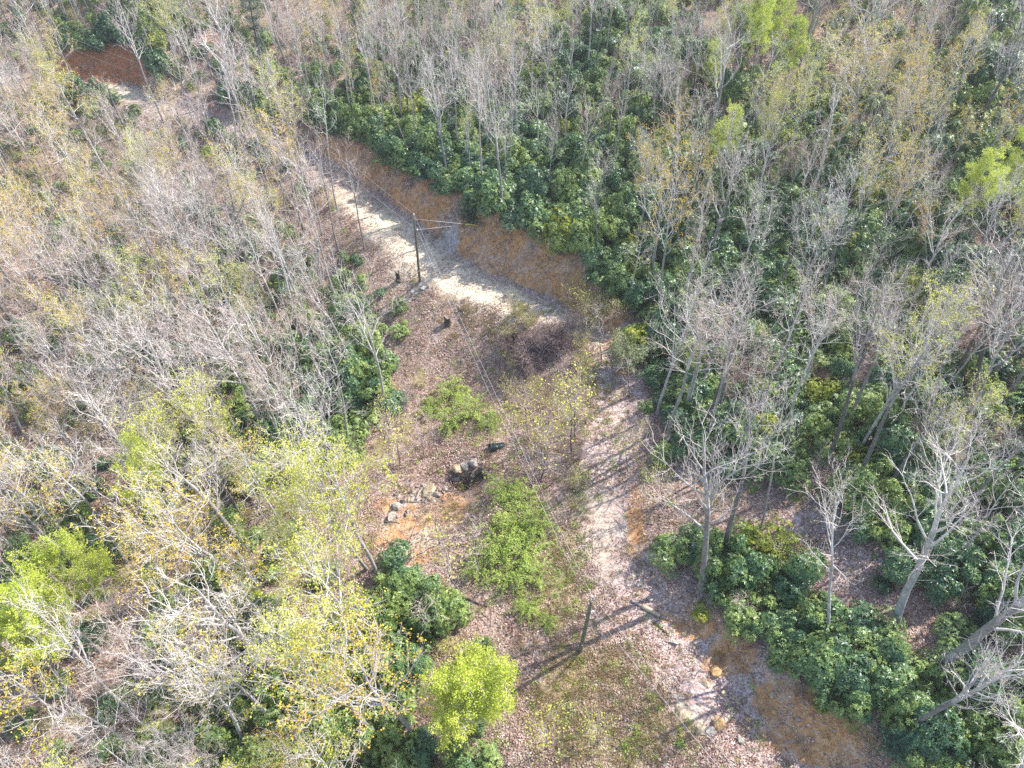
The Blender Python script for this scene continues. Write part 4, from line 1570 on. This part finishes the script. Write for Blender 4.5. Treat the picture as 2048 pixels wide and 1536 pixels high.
def pole_at(x, y, z, label):
    """the next pole of the line, standing outside the view"""
    e = bpy.data.objects.new('utility_pole', None)
    COL.objects.link(e)
    e.location = (x, y, z)
    L = 9.4
    p = MB()
    lathe(p, [(.19, -.4), (.185, 0), (.155, L * .66), (.135, L - .03), (.11, L), (0.001, L + .01)], 12)
    link('post', p.mesh('post', [MAT['pole']], True), e)
    i = MB()
    lathe(i, [(.001, L + .46), (.085, L + .40), (.06, L + .37), (.11, L + .24), (.05, L), (.001, L)], 12)
    link('insulator', i.mesh('insulator', [MAT['porcelain']], True), e)
    tag(e, label, 'pole', 'utility poles along the track')
    return Vector((x, y, z + L + .42)), Vector((x, y, z + L - 1.5))


t6, n6 = pole_at(bx, by, bz, 'utility pole down the track past the orange boulder')
WG = 'wires strung between the poles'
wire('power_line', t2, t1, .7, 'upper bare wire running from the gravel side pole to the near pole', group=WG)
wire('power_line', n2, n1, .9, 'lower bare wire running from the gravel side pole to the near pole', group=WG)
wire('power_line', t1, t6, .6, 'upper bare wire from the near pole across the orange boulder', group=WG)
wire('power_line', n1, n6, .8, 'lower bare wire from the near pole along the pale rubble edge', group=WG)
wire('power_line', t3, t2, .5, 'upper bare wire from the gravel side pole back over the bank end', group=WG)
wire('power_line', n3, n2, .6, 'lower bare wire from the gravel side pole back over the bank end', group=WG)
wire('power_line', t4, t3, .9, 'upper wire over the dense left woods to the far pole', group=WG)
wire('power_line', n4, n3, 1.0, 'lower wire over the dense left woods to the far pole', group=WG)
wire('power_line', t5, t4, .4, 'short wire between the two poles at the upper left', group=WG)
for (px, py, src, lab, gd) in [(968, 452, t2 - Vector((0, 0, .7)), 'upper guy wire with a yellow guard anchored above the orange bank', True), (935, 452, n2, 'lower guy wire anchored in the orange bank', False)]:
    g = at(px, py)
    e = bpy.data.objects.new('guy_wire', None)
    COL.objects.link(e)
    e.location = g
    mb = MB()
    tube(mb, [tuple((src - g) * t) for t in (0, .5, 1)], .02, 5, cap=True)
    link('cable', mb.mesh('cable', [MAT['wire']], True), e)
    mb = MB()
    tube(mb, [tuple((src - g) * 0 + Vector((0, 0, -.2))), tuple((src - g).normalized() * .5)], .035, 6, cap=True)
    link('anchor', mb.mesh('anchor', [MAT['metal']]), e)
    if gd:
        mb = MB()
        tube(mb, [tuple((src - g).normalized() * .6), tuple((src - g).normalized() * 2.9)], .05, 8, cap=True)
        link('guard', mb.mesh('guard', [MAT['guard']], True), e)
    tag(e, lab, 'guy wire', 'guy wires of the gravel side pole')


# ------------------------------------------------------------------ stones
def rock_bm(seed, flatn=.65, rough=.35):
    import bmesh
    rs = np.random.RandomState(seed)
    bm = bmesh.new()
    bmesh.ops.create_icosphere(bm, subdivisions=3, radius=1.0)
    pl = [(unit(rs.normal(0, 1, 3)), rs.uniform(.45, .85)) for _ in range(11)]
    for v in bm.verts:
        p = np.array(v.co)
        for n, d in pl:
            h = p @ n - d
            if h > 0:
                p = p - n * h * .92
        p *= 1 + .05 * math.sin(9 * p[0] + 5 * p[1]) + .04 * math.sin(17 * p[2] + 7 * p[0])
        p[2] *= flatn
        v.co = p
    me = bpy.data.meshes.new('rock')
    bm.to_mesh(me)
    bm.free()
    return me


ROCKM = [rock_bm(s, f) for s, f in ((1, .7), (2, .55), (3, .8), (4, .4), (5, .6))]


def rock(px, py, size, mat, label, v=0, stretch=(1, 1, 1), sink=.25, name='rock', group=None):
    p = at(px, py)
    me = ROCKM[v % 5].copy()
    me.materials.append(MAT[mat])
    o = link(name, me, None, p + Vector((0, 0, size * .5 * (.55 - sink))))
    o.scale = (size * .55 * stretch[0], size * .55 * stretch[1], size * .55 * stretch[2])
    o.rotation_euler = (rnd.uniform(-.25, .25), rnd.uniform(-.25, .25), rnd.uniform(0, 6.28))
    tag(o, label, 'rock', group)
    return o


rock(1440, 1450, 1.0, 'rock_orange', 'large orange boulder lying in the leaves under the wires', 2)
rock(1420, 1467, .8, 'rock', 'pale squarish rock just below left of the orange boulder', 0)
rock(1398, 1462, .95, 'rock_tan', 'tan rock half sunk in the rubble edge left of the orange boulder', 1)
rock(1478, 1480, .62, 'rock', 'bluish grey rock right of and below the orange boulder', 4)
rock(1494, 1443, .4, 'rock_orange', 'small orange rock on the litter right of the boulder', 3)
rock(1446, 1388, .5, 'rock_tan', 'pale tan rock on the litter above the orange boulder', 0)
rock(1412, 1369, .55, 'rock_tan', 'long tan rock in the litter below the bank washout', 3, (1.4, .8, 1))
rock(1430, 1343, 1.1, 'rock_orange', 'broad brown ledge rock sticking out of the orange bank', 1)
rock(1368, 1271, .4, 'rock_tan', 'single yellowish stone on the bare orange bank', 2)
rock(1543, 1395, .55, 'rock_tan', 'tan rock at the bank foot under the lower laurels', 0)
rock(1500, 1352, .45, 'rock', 'grey stone on the orange bank below the lower laurels', 4)
rock(1545, 1425, .5, 'rock_orange', 'orange stone beside the tan one at the bank foot', 2)
rock(1595, 1440, .4, 'rock', 'pale stone on the lower orange soil', 1)
rock(1300, 1200, .6, 'rock', 'grey rock above the fallen log beside the bank', 0)
rock(1275, 1190, .5, 'rock_tan', 'tan rock left of the grey one above the fallen log', 2)
rock(1348, 1286, .8, 'rock', 'long greenish grey rock at the foot of the bank below the log', 3, (1.5, .7, 1))
rock(917, 940, 1.15, 'rock_tan', 'yellow lichened boulder at the left of the wash head', 2, sink=0)
rock(932, 938, 1.1, 'rock', 'pinkish grey boulder in the middle of the wash head', 0, sink=0)
rock(949, 935, 1.2, 'rock', 'dark grey rounded boulder at the right of the wash head', 4, sink=0)
rock(942, 955, .8, 'rock_wet', 'wet black boulder below the wash head boulders', 1)
rock(912, 958, .9, 'rock_wet', 'wet black rock left of the dark pool', 3)
rock(962, 945, .6, 'rock_wet', 'wet black rock at the right end of the wash head', 2)
rock(967, 925, .4, 'rock_tan', 'upright tan stone right of the wash head', 1)
rock(860, 985, 1.5, 'rock_tan', 'big flat cream slab in the rubble of the wash', 3, (1.2, .9, .7))
rock(872, 990, .9, 'rock', 'grey slab leaning against the cream slab', 3, (1.5, .5, 1))
rock(795, 1015, 1.0, 'rock', 'pale flat rock at the left middle of the wash', 1)
rock(785, 1034, 1.0, 'rock', 'pale long rock at the lower left end of the wash', 3, (1.5, .7, 1))
rock(777, 1042, .7, 'rock_wet', 'dark rock under the lower left end of the wash', 0)
rock(890, 978, .6, 'rock', 'white stone between the cream slab and the dark pool', 2)
rock(848, 972, .6, 'rock', 'white stone just above the cream slab', 4)
rock(888, 985, .45, 'rock', 'small white stone below its twin by the dark pool', 0)
rock(1070, 838, .55, 'rock', 'pale flat rock between saplings left of the track, upper one', 3)
rock(1084, 828, .5, 'rock_tan', 'tan flat rock beside the pale one between the saplings', 1)
rock(1078, 848, .5, 'rock', 'pale flat rock between saplings left of the track, lower one', 4)
rock(845, 578, .7, 'rock', 'grey rock at the gravel edge just below the pole', 0)
rock(857, 574, .5, 'rock', 'smaller grey rock right of the one below the pole', 2)
rock(1014, 556, .45, 'rock', 'grey rock at the foot of the tall orange bank, upper one', 1)
rock(1028, 560, .5, 'rock_tan', 'tan rock at the foot of the tall orange bank', 4)
rock(1005, 552, .35, 'rock', 'small stone left end of the bank foot rocks', 3)
rock(1062, 497, .6, 'rock', 'pale rock on the lip of the tall orange bank', 0)
for i in range(34):
    px, py = 765 + rnd.gauss(40, 26) + (i % 3) * 14, 1030 - i * 2.0 + rnd.gauss(0, 8)
    rock(px, py, rnd.uniform(.22, .5), rnd.choice(['rock', 'rock', 'rock_tan', 'rock_wet']), 'small broken stone in the pale rubble of the wash', i, (1.3, .8, .8), group='broken stones in the wash')


# ------------------------------------------------------------------ dead wood, stumps, pipe
def ground_path(pts, r):
    P = []
    for a, b in pts:
        g = at(a, b)
        P.append(g + Vector((0, 0, r * .6)))
    return P


def log(p0, p1, r, label, mat='deadwood', name='fallen_log', twigs=0, bend=.12, cat='log', lift=0.0):
    a, b = ground_path([p0, p1], r)
    L = (b - a).length
    n = 9
    P = []
    for i in range(n):
        t = i / (n - 1)
        q = a.lerp(b, t) + Vector((math.sin(t * 5 + r * 70), math.cos(t * 4 + r * 50), 0)) * bend * r * 6 * math.sin(t * math.pi)
        q.z = max(float(hz(q.x, q.y)) + r * .7, q.z if lift else -99) + lift * t
        P.append(q)
    e = bpy.data.objects.new(name, None)
    COL.objects.link(e)
    e.location = P[0]
    Q = [tuple(p - P[0]) for p in P]
    mb = MB()
    rad = r * np.linspace(1, .72, n) * (1 + np.array([rnd.uniform(-.1, .1) for _ in range(n)]))
    tube(mb, Q, rad, 9, 0)
    link('bark', mb.mesh('bark', [MAT[mat]], True), e)
    mb = MB()
    for k, sgn in ((0, -1), (n - 1, 1)):
        dd = (Vector(Q[k]) - Vector(Q[k - 1 if k else 1])).normalized()
        T = Matrix.Translation(Vector(Q[k]) - dd * .005) @ Vector((0, 0, 1)).rotation_difference(dd).to_matrix().to_4x4()
        lathe(mb, [(rad[k] * .98, 0), (rad[k] * .5, .004), (.0005, .006)], 9, T=T)
    link('cut_end', mb.mesh('cut_end', [MAT['cutwood']]), e)
    if twigs:
        mb = MB()
        for i in range(twigs):
            k = rnd.randrange(1, n - 1)
            d = np.array([rnd.gauss(0, 1), rnd.gauss(0, 1), abs(rnd.gauss(0, .5)) + .15])
            B = branch_path(nrs, np.array(Q[k]), d, rnd.uniform(.4, 1.0) * min(L * .4, 1.8), 5, .2, .1)
            tube(mb, B, np.linspace(max(r * .4, .015), .006, 6), 4)
            for j in range(4):
                B2 = branch_path(nrs, B[rnd.randrange(1, 5)], d + nrs.normal(0, .8, 3), rnd.uniform(.2, .6), 3, .2, .1)
                tube(mb, B2, np.linspace(.012, .004, 4), 3)
        link('branches', mb.mesh('branches', [MAT[mat]], True), e)
    tag(e, label, cat)
    return e


log((1263, 1203), (1335, 1241), .13, 'grey weathered log lying across the right side of the track', bend=.2)
log((1284, 1214), (1318, 1236), .2, 'short rotten log with a mossy side tucked under the grey one', 'rock_tan')
log((1305, 1245), (1338, 1272), .10, 'mossy branch below the rotten log at the bank foot', 'stump')
log((833, 1000), (846, 973), .12, 'pale split log standing in the rubble of the wash', 'deadwood')
log((820, 1085), (850, 1000), .05, 'long thin dead stem lying down the wash', name='fallen_branch', cat='branch')
for i, (a, b) in enumerate([((800, 1010), (835, 985)), ((770, 1040), (800, 1048)), ((870, 965), (900, 972)), ((895, 985), (925, 978)), ((780, 1010), (792, 1035)), ((820, 1005), (860, 1010))]):
    log(a, b, .05 + .01 * (i % 3), ['grey branch leaning over the upper rubble', 'dark branch under the lower left rubble', 'brown branch above the pool', 'bleached stick along the lower edge of the pool', 'short stick at the far left of the rubble', 'branch lying below the cream slab'][i], name='fallen_branch', cat='branch', twigs=3)
log((905, 1193), (975, 1215), .09, 'dark fallen log below the small forked tree', 'stump')
log((1001, 1212), (1016, 1196), .10, 'short pale log end in the weeds left of the near pole', 'cutwood')
log((956, 1165), (963, 1145), .07, 'pale stick, left one of a crossed pair in the weeds', name='fallen_branch', cat='branch')
log((972, 1170), (962, 1148), .06, 'pale stick, right one of a crossed pair in the weeds', name='fallen_branch', cat='branch')
log((1005, 1218), (1020, 1180), .05, 'thin pale stick pointing at the bramble patch foot', name='fallen_branch', cat='branch')
log((1050, 1312), (1062, 1285), .05, 'left one of two bleached sticks below the near pole', name='fallen_branch', cat='branch')
log((1064, 1330), (1070, 1290), .05, 'right one of two bleached sticks below the near pole', name='fallen_branch', cat='branch', twigs=2)
log((1355, 1308), (1382, 1318), .04, 'crooked bare branch lying in dark leaves under the bank', name='fallen_branch', cat='branch', twigs=4)
log((1385, 1340), (1408, 1312), .04, 'forked pale branch on the bank right of the crooked one', name='fallen_branch', cat='branch', twigs=4)
log((1150, 1050), (1180, 1110), .03, 'thin stick lying on the leaf strewn track', name='fallen_branch', cat='branch', twigs=2)
log((1010, 548), (1000, 495), .07, 'curved dead stem lying down the face of the orange bank', name='fallen_branch', cat='branch', bend=1.2)
log((1028, 545), (1012, 527), .04, 'thin straight stick right of the curved stem on the bank', name='fallen_branch', cat='branch')
log((1085, 540), (1135, 505), .05, 'bare branch hanging over the right lip of the orange bank', name='fallen_branch', cat='branch', twigs=5)
log((545, 1515), (745, 1534), .2, 'long reddish brown log along the bottom edge', 'stump', bend=.1)
log((1100, 408), (1155, 428), .08, 'white fallen trunk in the dark laurels above the bend', name='fallen_branch', cat='branch', twigs=5)
log((1390, 312), (1450, 345), .09, 'pale fallen limb across the upper laurels', name='fallen_branch', cat='branch', twigs=4)
log((1280, 985), (1300, 940), .05, 'dead branch on the berm above the rust coloured soil', name='fallen_branch', cat='branch', twigs=4)
log((1330, 955), (1400, 968), .06, 'white dead branch at the edge of the leafy clearing', name='fallen_branch', cat='branch', twigs=5)
log((1345, 1010), (1440, 1025), .05, 'long pale dead branch lying on the leafy clearing', name='fallen_branch', cat='branch', twigs=4)


def stump(px, py, r, h, label):
    p = at(px, py)
    e = bpy.data.objects.new('tree_stump', None)
    COL.objects.link(e)
    e.location = p
    n = 20
    mb = MB()
    V, Q = [], []
    zs = [-.2, .02, .2 * h, .5 * h, .8 * h, h]
    for k, z in enumerate(zs):
        for j in range(n):
            a = j / n * 6.283
            fl = 1 + (.55 * math.exp(-max(z, 0) * 6)) * (0.6 + .4 * math.sin(a * 5)) + .08 * math.sin(a * 3 + k)
            zz = z + (h * .12 * math.sin(a * 2 + 1) if k == 5 else 0)
            V.append((r * fl * math.cos(a), r * fl * math.sin(a), zz))
    Q = [(i * n + j, i * n + (j + 1) % n, (i + 1) * n + (j + 1) % n, (i + 1) * n + j) for i in range(5) for j in range(n)]
    mb.add(V, Q)
    link('bark', mb.mesh('bark', [MAT['stump']], True), e)
    mb = MB()
    top = V[5 * n:]
    mb.add([(v[0] * .985, v[1] * .985, v[2] - .004) for v in top] + [(0, 0, h)], None, [(j, (j + 1) % n, n) for j in range(n)])
    link('cut_face', mb.mesh('cut_face', [MAT['cutwood']]), e)
    tag(e, label, 'stump', 'cut stumps by the track')


stump(896, 650, .36, 1.15, 'cut tree stump on the fill slope casting a clear shadow')
stump(797, 560, .24, 1.3, 'dark jagged stump left of the gravel and the pole')
rock(797, 563, .8, 'stump', 'dark clod of roots and earth around the jagged stump', 4, name='root_clod')

# black plastic culvert pipe end
p = at(994, 897)
e = bpy.data.objects.new('culvert_pipe', None)
COL.objects.link(e)
e.location = p + Vector((0, 0, .1))
e.rotation_euler = (R(74), 0, R(-70))
mb = MB()
prof = []
for i in range(15):
    z = -.75 + i * .1
    prof += [(.36, z), (.40, z + .025), (.40, z + .055), (.36, z + .08)]
prof += [(.42, .76), (.42, .8), (.33, .8), (.33, -.7)]
lathe(mb, prof, 24)
link('ribbed_tube', mb.mesh('ribbed_tube', [MAT['plastic']], True), e)
mb = MB()
lathe(mb, [(.335, -.69), (.18, -.70), (.001, -.70)], 24)
link('inner_end', mb.mesh('inner_end', [MAT['rock_wet']]), e)
tag(e, 'black corrugated pipe end poking out above the rocky wash', 'pipe')

# ------------------------------------------------------------------ saplings in the open ground
SAPS = [((1203, 720), (1198, 602), 0, 'slender sapling at the right side of the narrowed track'), ((1182, 684), (1182, 640), 2, 'short sapling on the soil left of the sage shrub'),
        ((1258, 797), (1257, 715), 0, 'dark thin sapling below the pale sage shrub'), ((810, 845), (809, 739), 0, 'single thin sapling at the left of the fill slope'),
        ((1056, 867), (1054, 773), 1, 'small tree with a radiating white crown in the middle of the open ground'), ((1082, 961), (1087, 842), 1, 'leafing sapling in the open ground, tallest beside its shadow'),
        ((1107, 961), (1109, 915), 0, 'short straight sapling right of the tallest leafing one'), ((1037, 910), (1018, 825), 2, 'yellow green sapling right of the black pipe'),
        ((1143, 907), (1135, 746), 1, 'tall pale twiggy sapling at the left edge of the track'), ((1150, 880), (1150, 760), 2, 'yellow flecked sapling next to the pale twiggy one'),
        ((1063, 978), (1059, 905), 0, 'thin dark sapling above the long bramble patch'), ((847, 910), (827, 825), 0, 'leaning thin sapling above the wash, left one'), ((875, 900), (850, 830), 0, 'leaning thin sapling above the wash, middle one'),
        ((800, 930), (790, 840), 2, 'olive flecked sapling at the left of the brown slope'), ((780, 905), (772, 830), 0, 'thin sapling beside the laurels left of the brown slope'), ((770, 880), (765, 800), 1, 'thin pale sapling near the laurels on the slope'),
        ((919, 1180), (862, 1050), 1, 'small forked grey tree leaning over the dirt hollow'), ((858, 1284), (847, 1205), 0, 'dark dead snag above the round lime tree'), ((964, 1148), (941, 1035), 0, 'tall thin sapling between the hollow and the brambles'),
        ((1020, 1360), (1012, 1310), 0, 'thin sapling right of the round lime tree'), ((880, 1090), (868, 1000), 0, 'thin grey sapling standing in the orange dirt'), ((1255, 945), (1250, 870), 2, 'yellow green sapling on the right half of the track'),
        ((1285, 900), (1280, 850), 2, 'leafy sapling at the right border of the track'), ((1160, 985), (1158, 935), 2, 'small yellow green sapling in the centre of the open ground'), ((1030, 640), (1024, 590), 2, 'small sapling at the left end of the pale gravel'),
        ((1330, 620), (1320, 560), 0, 'thin stem in front of the dark laurel wall'), ((1230, 660), (1228, 600), 1, 'twiggy sapling at the right end of the orange bank'), ((1170, 660), (1165, 600), 1, 'twiggy sapling at the inner side of the bend'),
        ((1325, 1010), (1318, 940), 2, 'yellow green sapling on the berm left of the forked pale tree'), ((1555, 1130), (1560, 1085), 2, 'small leafing sapling on the leafy clearing'), ((1605, 1150), (1606, 1100), 2, 'yellow green sapling right on the leafy clearing'),
        ((1195, 1490), (1190, 1440), 2, 'olive sapling in the straw at the bottom'), ((1095, 1500), (1088, 1440), 2, 'olive sapling left of the straw at the bottom'), ((1480, 1240), (1483, 1190), 0, 'reddish standing snag in the lower laurels')]
for (b, t, v, lab) in SAPS:
    bb, T = top_over(b, t)
    w = T - bb
    H = min(max(w.length, 1.6), 9)
    s = H / KINDS['sapling'][v].H
    e = plant('sapling', 'sapling', v, bb - Vector((0, 0, .04)), (max(s, .7), max(s, .7), s), (w.x / w.z, w.y / w.z, 1), rnd.uniform(0, 6))
    tag(e, lab, 'sapling', GRP['sapling'])

# white blossom shrub in the right woods
p = at(1684, 775)
st, fo, _ = brush_mesh(301, H=1.6, n=20, rad=1.1, ln=2, ls=.1)
e = bpy.data.objects.new('flowering_shrub', None)
COL.objects.link(e)
e.location = p
link('stem', st.mesh('stem', [WB_], True), e)
link('blossom', fo.mesh('blossom', [WB_, MAT['white']]), e)
tag(e, 'small shrub in white blossom among the right hand laurels', 'shrub')


# ------------------------------------------------------------------ ground stuff nobody could count
def coll_of(name, meshes):
    c = bpy.data.collections.new(name)
    for i, me in enumerate(meshes):
        c.objects.link(bpy.data.objects.new(f'{i:03d}_{name}', me))
    return c


def litter_patch(seed, n=170, r=1.3, s=.1, mat='dryleaf'):
    rs = np.random.RandomState(seed)
    a, q = rs.uniform(0, 6.28, n), r * np.sqrt(rs.rand(n))
    mb = MB()
    leaves(mb, np.stack([q * np.cos(a), q * np.sin(a), rs.uniform(.02, .09, n)], 1), s, 0, 1.4, 1.2)
    return mb.mesh('litter', [MAT[mat]])


def tuft(seed, mat, n=46, h=.35, r=.35, w=.022):
    rs = np.random.RandomState(seed)
    mb = MB()
    c = np.stack([rs.normal(0, r * .5, n), rs.normal(0, r * .5, n), np.zeros(n)], 1)
    d = np.stack([rs.normal(0, .45, n), rs.normal(0, .45, n), np.ones(n)], 1) * rs.uniform(.4, 1.1, (n, 1)) * h
    slivers(mb, c, c + d, w)
    return mb.mesh('tuft', [MAT[mat]])


def weed(seed, mat, n=60, h=.4, r=.35, ls=.07):
    rs = np.random.RandomState(seed)
    mb = MB()
    c = np.stack([rs.normal(0, r * .6, n), rs.normal(0, r * .6, n), rs.uniform(.03, h, n)], 1)
    leaves(mb, c, ls, 0, 1.5, .6)
    return mb.mesh('weed', [MAT[mat]])


def stick(seed):
    rs = np.random.RandomState(seed)
    mb = MB()
    for k in range(3):
        a = rs.uniform(0, 6.28)
        B = branch_path(rs, np.array([rs.normal(0, .3), rs.normal(0, .3), .05]), np.array([math.cos(a), math.sin(a), .05]), rs.uniform(.6, 1.8), 5, .15, 0)
        B[:, 2] = np.clip(B[:, 2], .03, .25)
        tube(mb, B, np.linspace(.022, .008, 6), 4)
    return mb.mesh('stick', [MAT['deadwood']])


def inview_xy(margin=60, ymax=150):
    while True:
        y = rnd.uniform(4, ymax)
        hw = 36 + y * .62
        x = rnd.uniform(-hw, hw)
        z = float(hz(x, y))
        q = project((x, y, z))[0]
        if -margin < q[0] < 2048 + margin and -margin < q[1] < 1536 + margin:
            return x, y, z, q


def tilt(x, y):
    e_ = .6
    zx, zy = (float(hz(x + e_, y)) - float(hz(x - e_, y))) / (2 * e_), (float(hz(x, y + e_)) - float(hz(x, y - e_))) / (2 * e_)
    return lean_quat((-zx, -zy, 1), rnd.uniform(0, 6.28)).to_euler()


def stuff(name, meshes, count, test, smin, smax, label, cat, ymax=110):
    L, Ro, S, I = [], [], [], []
    k = 0
    while len(L) < count and k < count * 14:
        k += 1
        x, y, z, q = inview_xy(60, ymax)
        d, r_, b_, l_ = sd_at(x, y)
        i, j = int((x - GX0) / GS), int((y - GY0) / GS)
        if rnd.random() > test(x, y, q, d, r_, b_, l_, i, j):
            continue
        s = rnd.uniform(smin, smax)
        L.append((x, y, z)); Ro.append(tilt(x, y)); S.append((s, s, s)); I.append(rnd.randrange(len(meshes)))
    scatter(name, L, Ro, S, I, coll_of(name + '_src', meshes), label, cat)
    print(name, len(L))


stuff('fallen_leaves', [litter_patch(1), litter_patch(2), litter_patch(3, 110)], 6500, lambda x, y, q, d, r_, b_, l_, i, j: (.25 if M_grav[i, j] > .4 else 1) * (.35 if M_or[i, j] > .45 else 1) * (.6 if abs(d) < 3 else 1), .7, 1.3, 'dry fallen leaves strewn over the hillside and track', 'leaves', 130)
stuff('grass_tufts', [tuft(1, 'straw'), tuft(2, 'straw', 60, .45), tuft(3, 'bramble', 36, .25)], 3600,
      lambda x, y, q, d, r_, b_, l_, i, j: min(1, .1 + M_st[i, j] * 1.4 + M_gr[i, j]) if abs(d) < 22 and M_grav[i, j] < .3 and d < r_ else .02, .6, 1.3, 'tufts of dry straw coloured grass along the track', 'grass', 80)
stuff('green_weeds', [weed(1, 'bramble'), weed(2, 'bramble', 40, .25), weed(3, 'laurel_light', 40, .3), weed(4, 'olive', 36, .5, .5)], 2600,
      lambda x, y, q, d, r_, b_, l_, i, j: (.12 + M_gr[i, j] * 1.2 + .3 * M_st[i, j]) if M_grav[i, j] < .3 and M_or[i, j] < .4 else .01, .5, 1.2, 'low green weeds sprouting in the open ground', 'weeds', 90)
stuff('scattered_sticks', [stick(s) for s in range(5)], 2600, lambda *a: .8, .5, 1.4, 'dead sticks scattered over the ground', 'sticks', 110)
def pebble(s, mat):
    me = ROCKM[s % 5].copy()
    me.materials.append(MAT[mat])
    return me
stuff('loose_stones', [pebble(0, 'rock'), pebble(1, 'rock_tan'), pebble(2, 'rock'), pebble(3, 'rock_orange')], 3000,
      lambda x, y, q, d, r_, b_, l_, i, j: .9 if (PQ[i, j, 2] > 2.5 and -l_ - 9 < d < -l_ + .5 and rnd.random() < .5) else .5 if (0 < d - r_ < b_ * 1.1) else .25 if M_grav[i, j] > .3 or M_gy[i, j] > .3 else .0, .03, .14, 'loose stones on the gravel, banks and fill slope', 'stones', 95)


# ------------------------------------------------------------------ thin spring haze in the air
mb = MB()
box(mb, ((GX0 + GX1) / 2, (GY0 + GY1) / 2, (float(Z.min()) - 1 + 72) / 2), (GX1 - GX0 + 8, GY1 - GY0 + 8, 72 - float(Z.min()) + 1))
m = bpy.data.materials.new('haze_air')
m.use_nodes = True
nt = m.node_tree
nt.nodes.remove(nt.nodes['Principled BSDF'])
pv = nt.nodes.new('ShaderNodeVolumePrincipled')
pv.inputs['Color'].default_value = (.90, .89, .90, 1)
pv.inputs['Density'].default_value = .00028
pv.inputs['Anisotropy'].default_value = .2
nt.links.new(pv.outputs[0], nt.nodes['Material Output'].inputs['Volume'])
tag(link('haze', mb.mesh('haze', [m])), 'thin pale haze in the air over the hillside', 'haze', None, 'stuff')
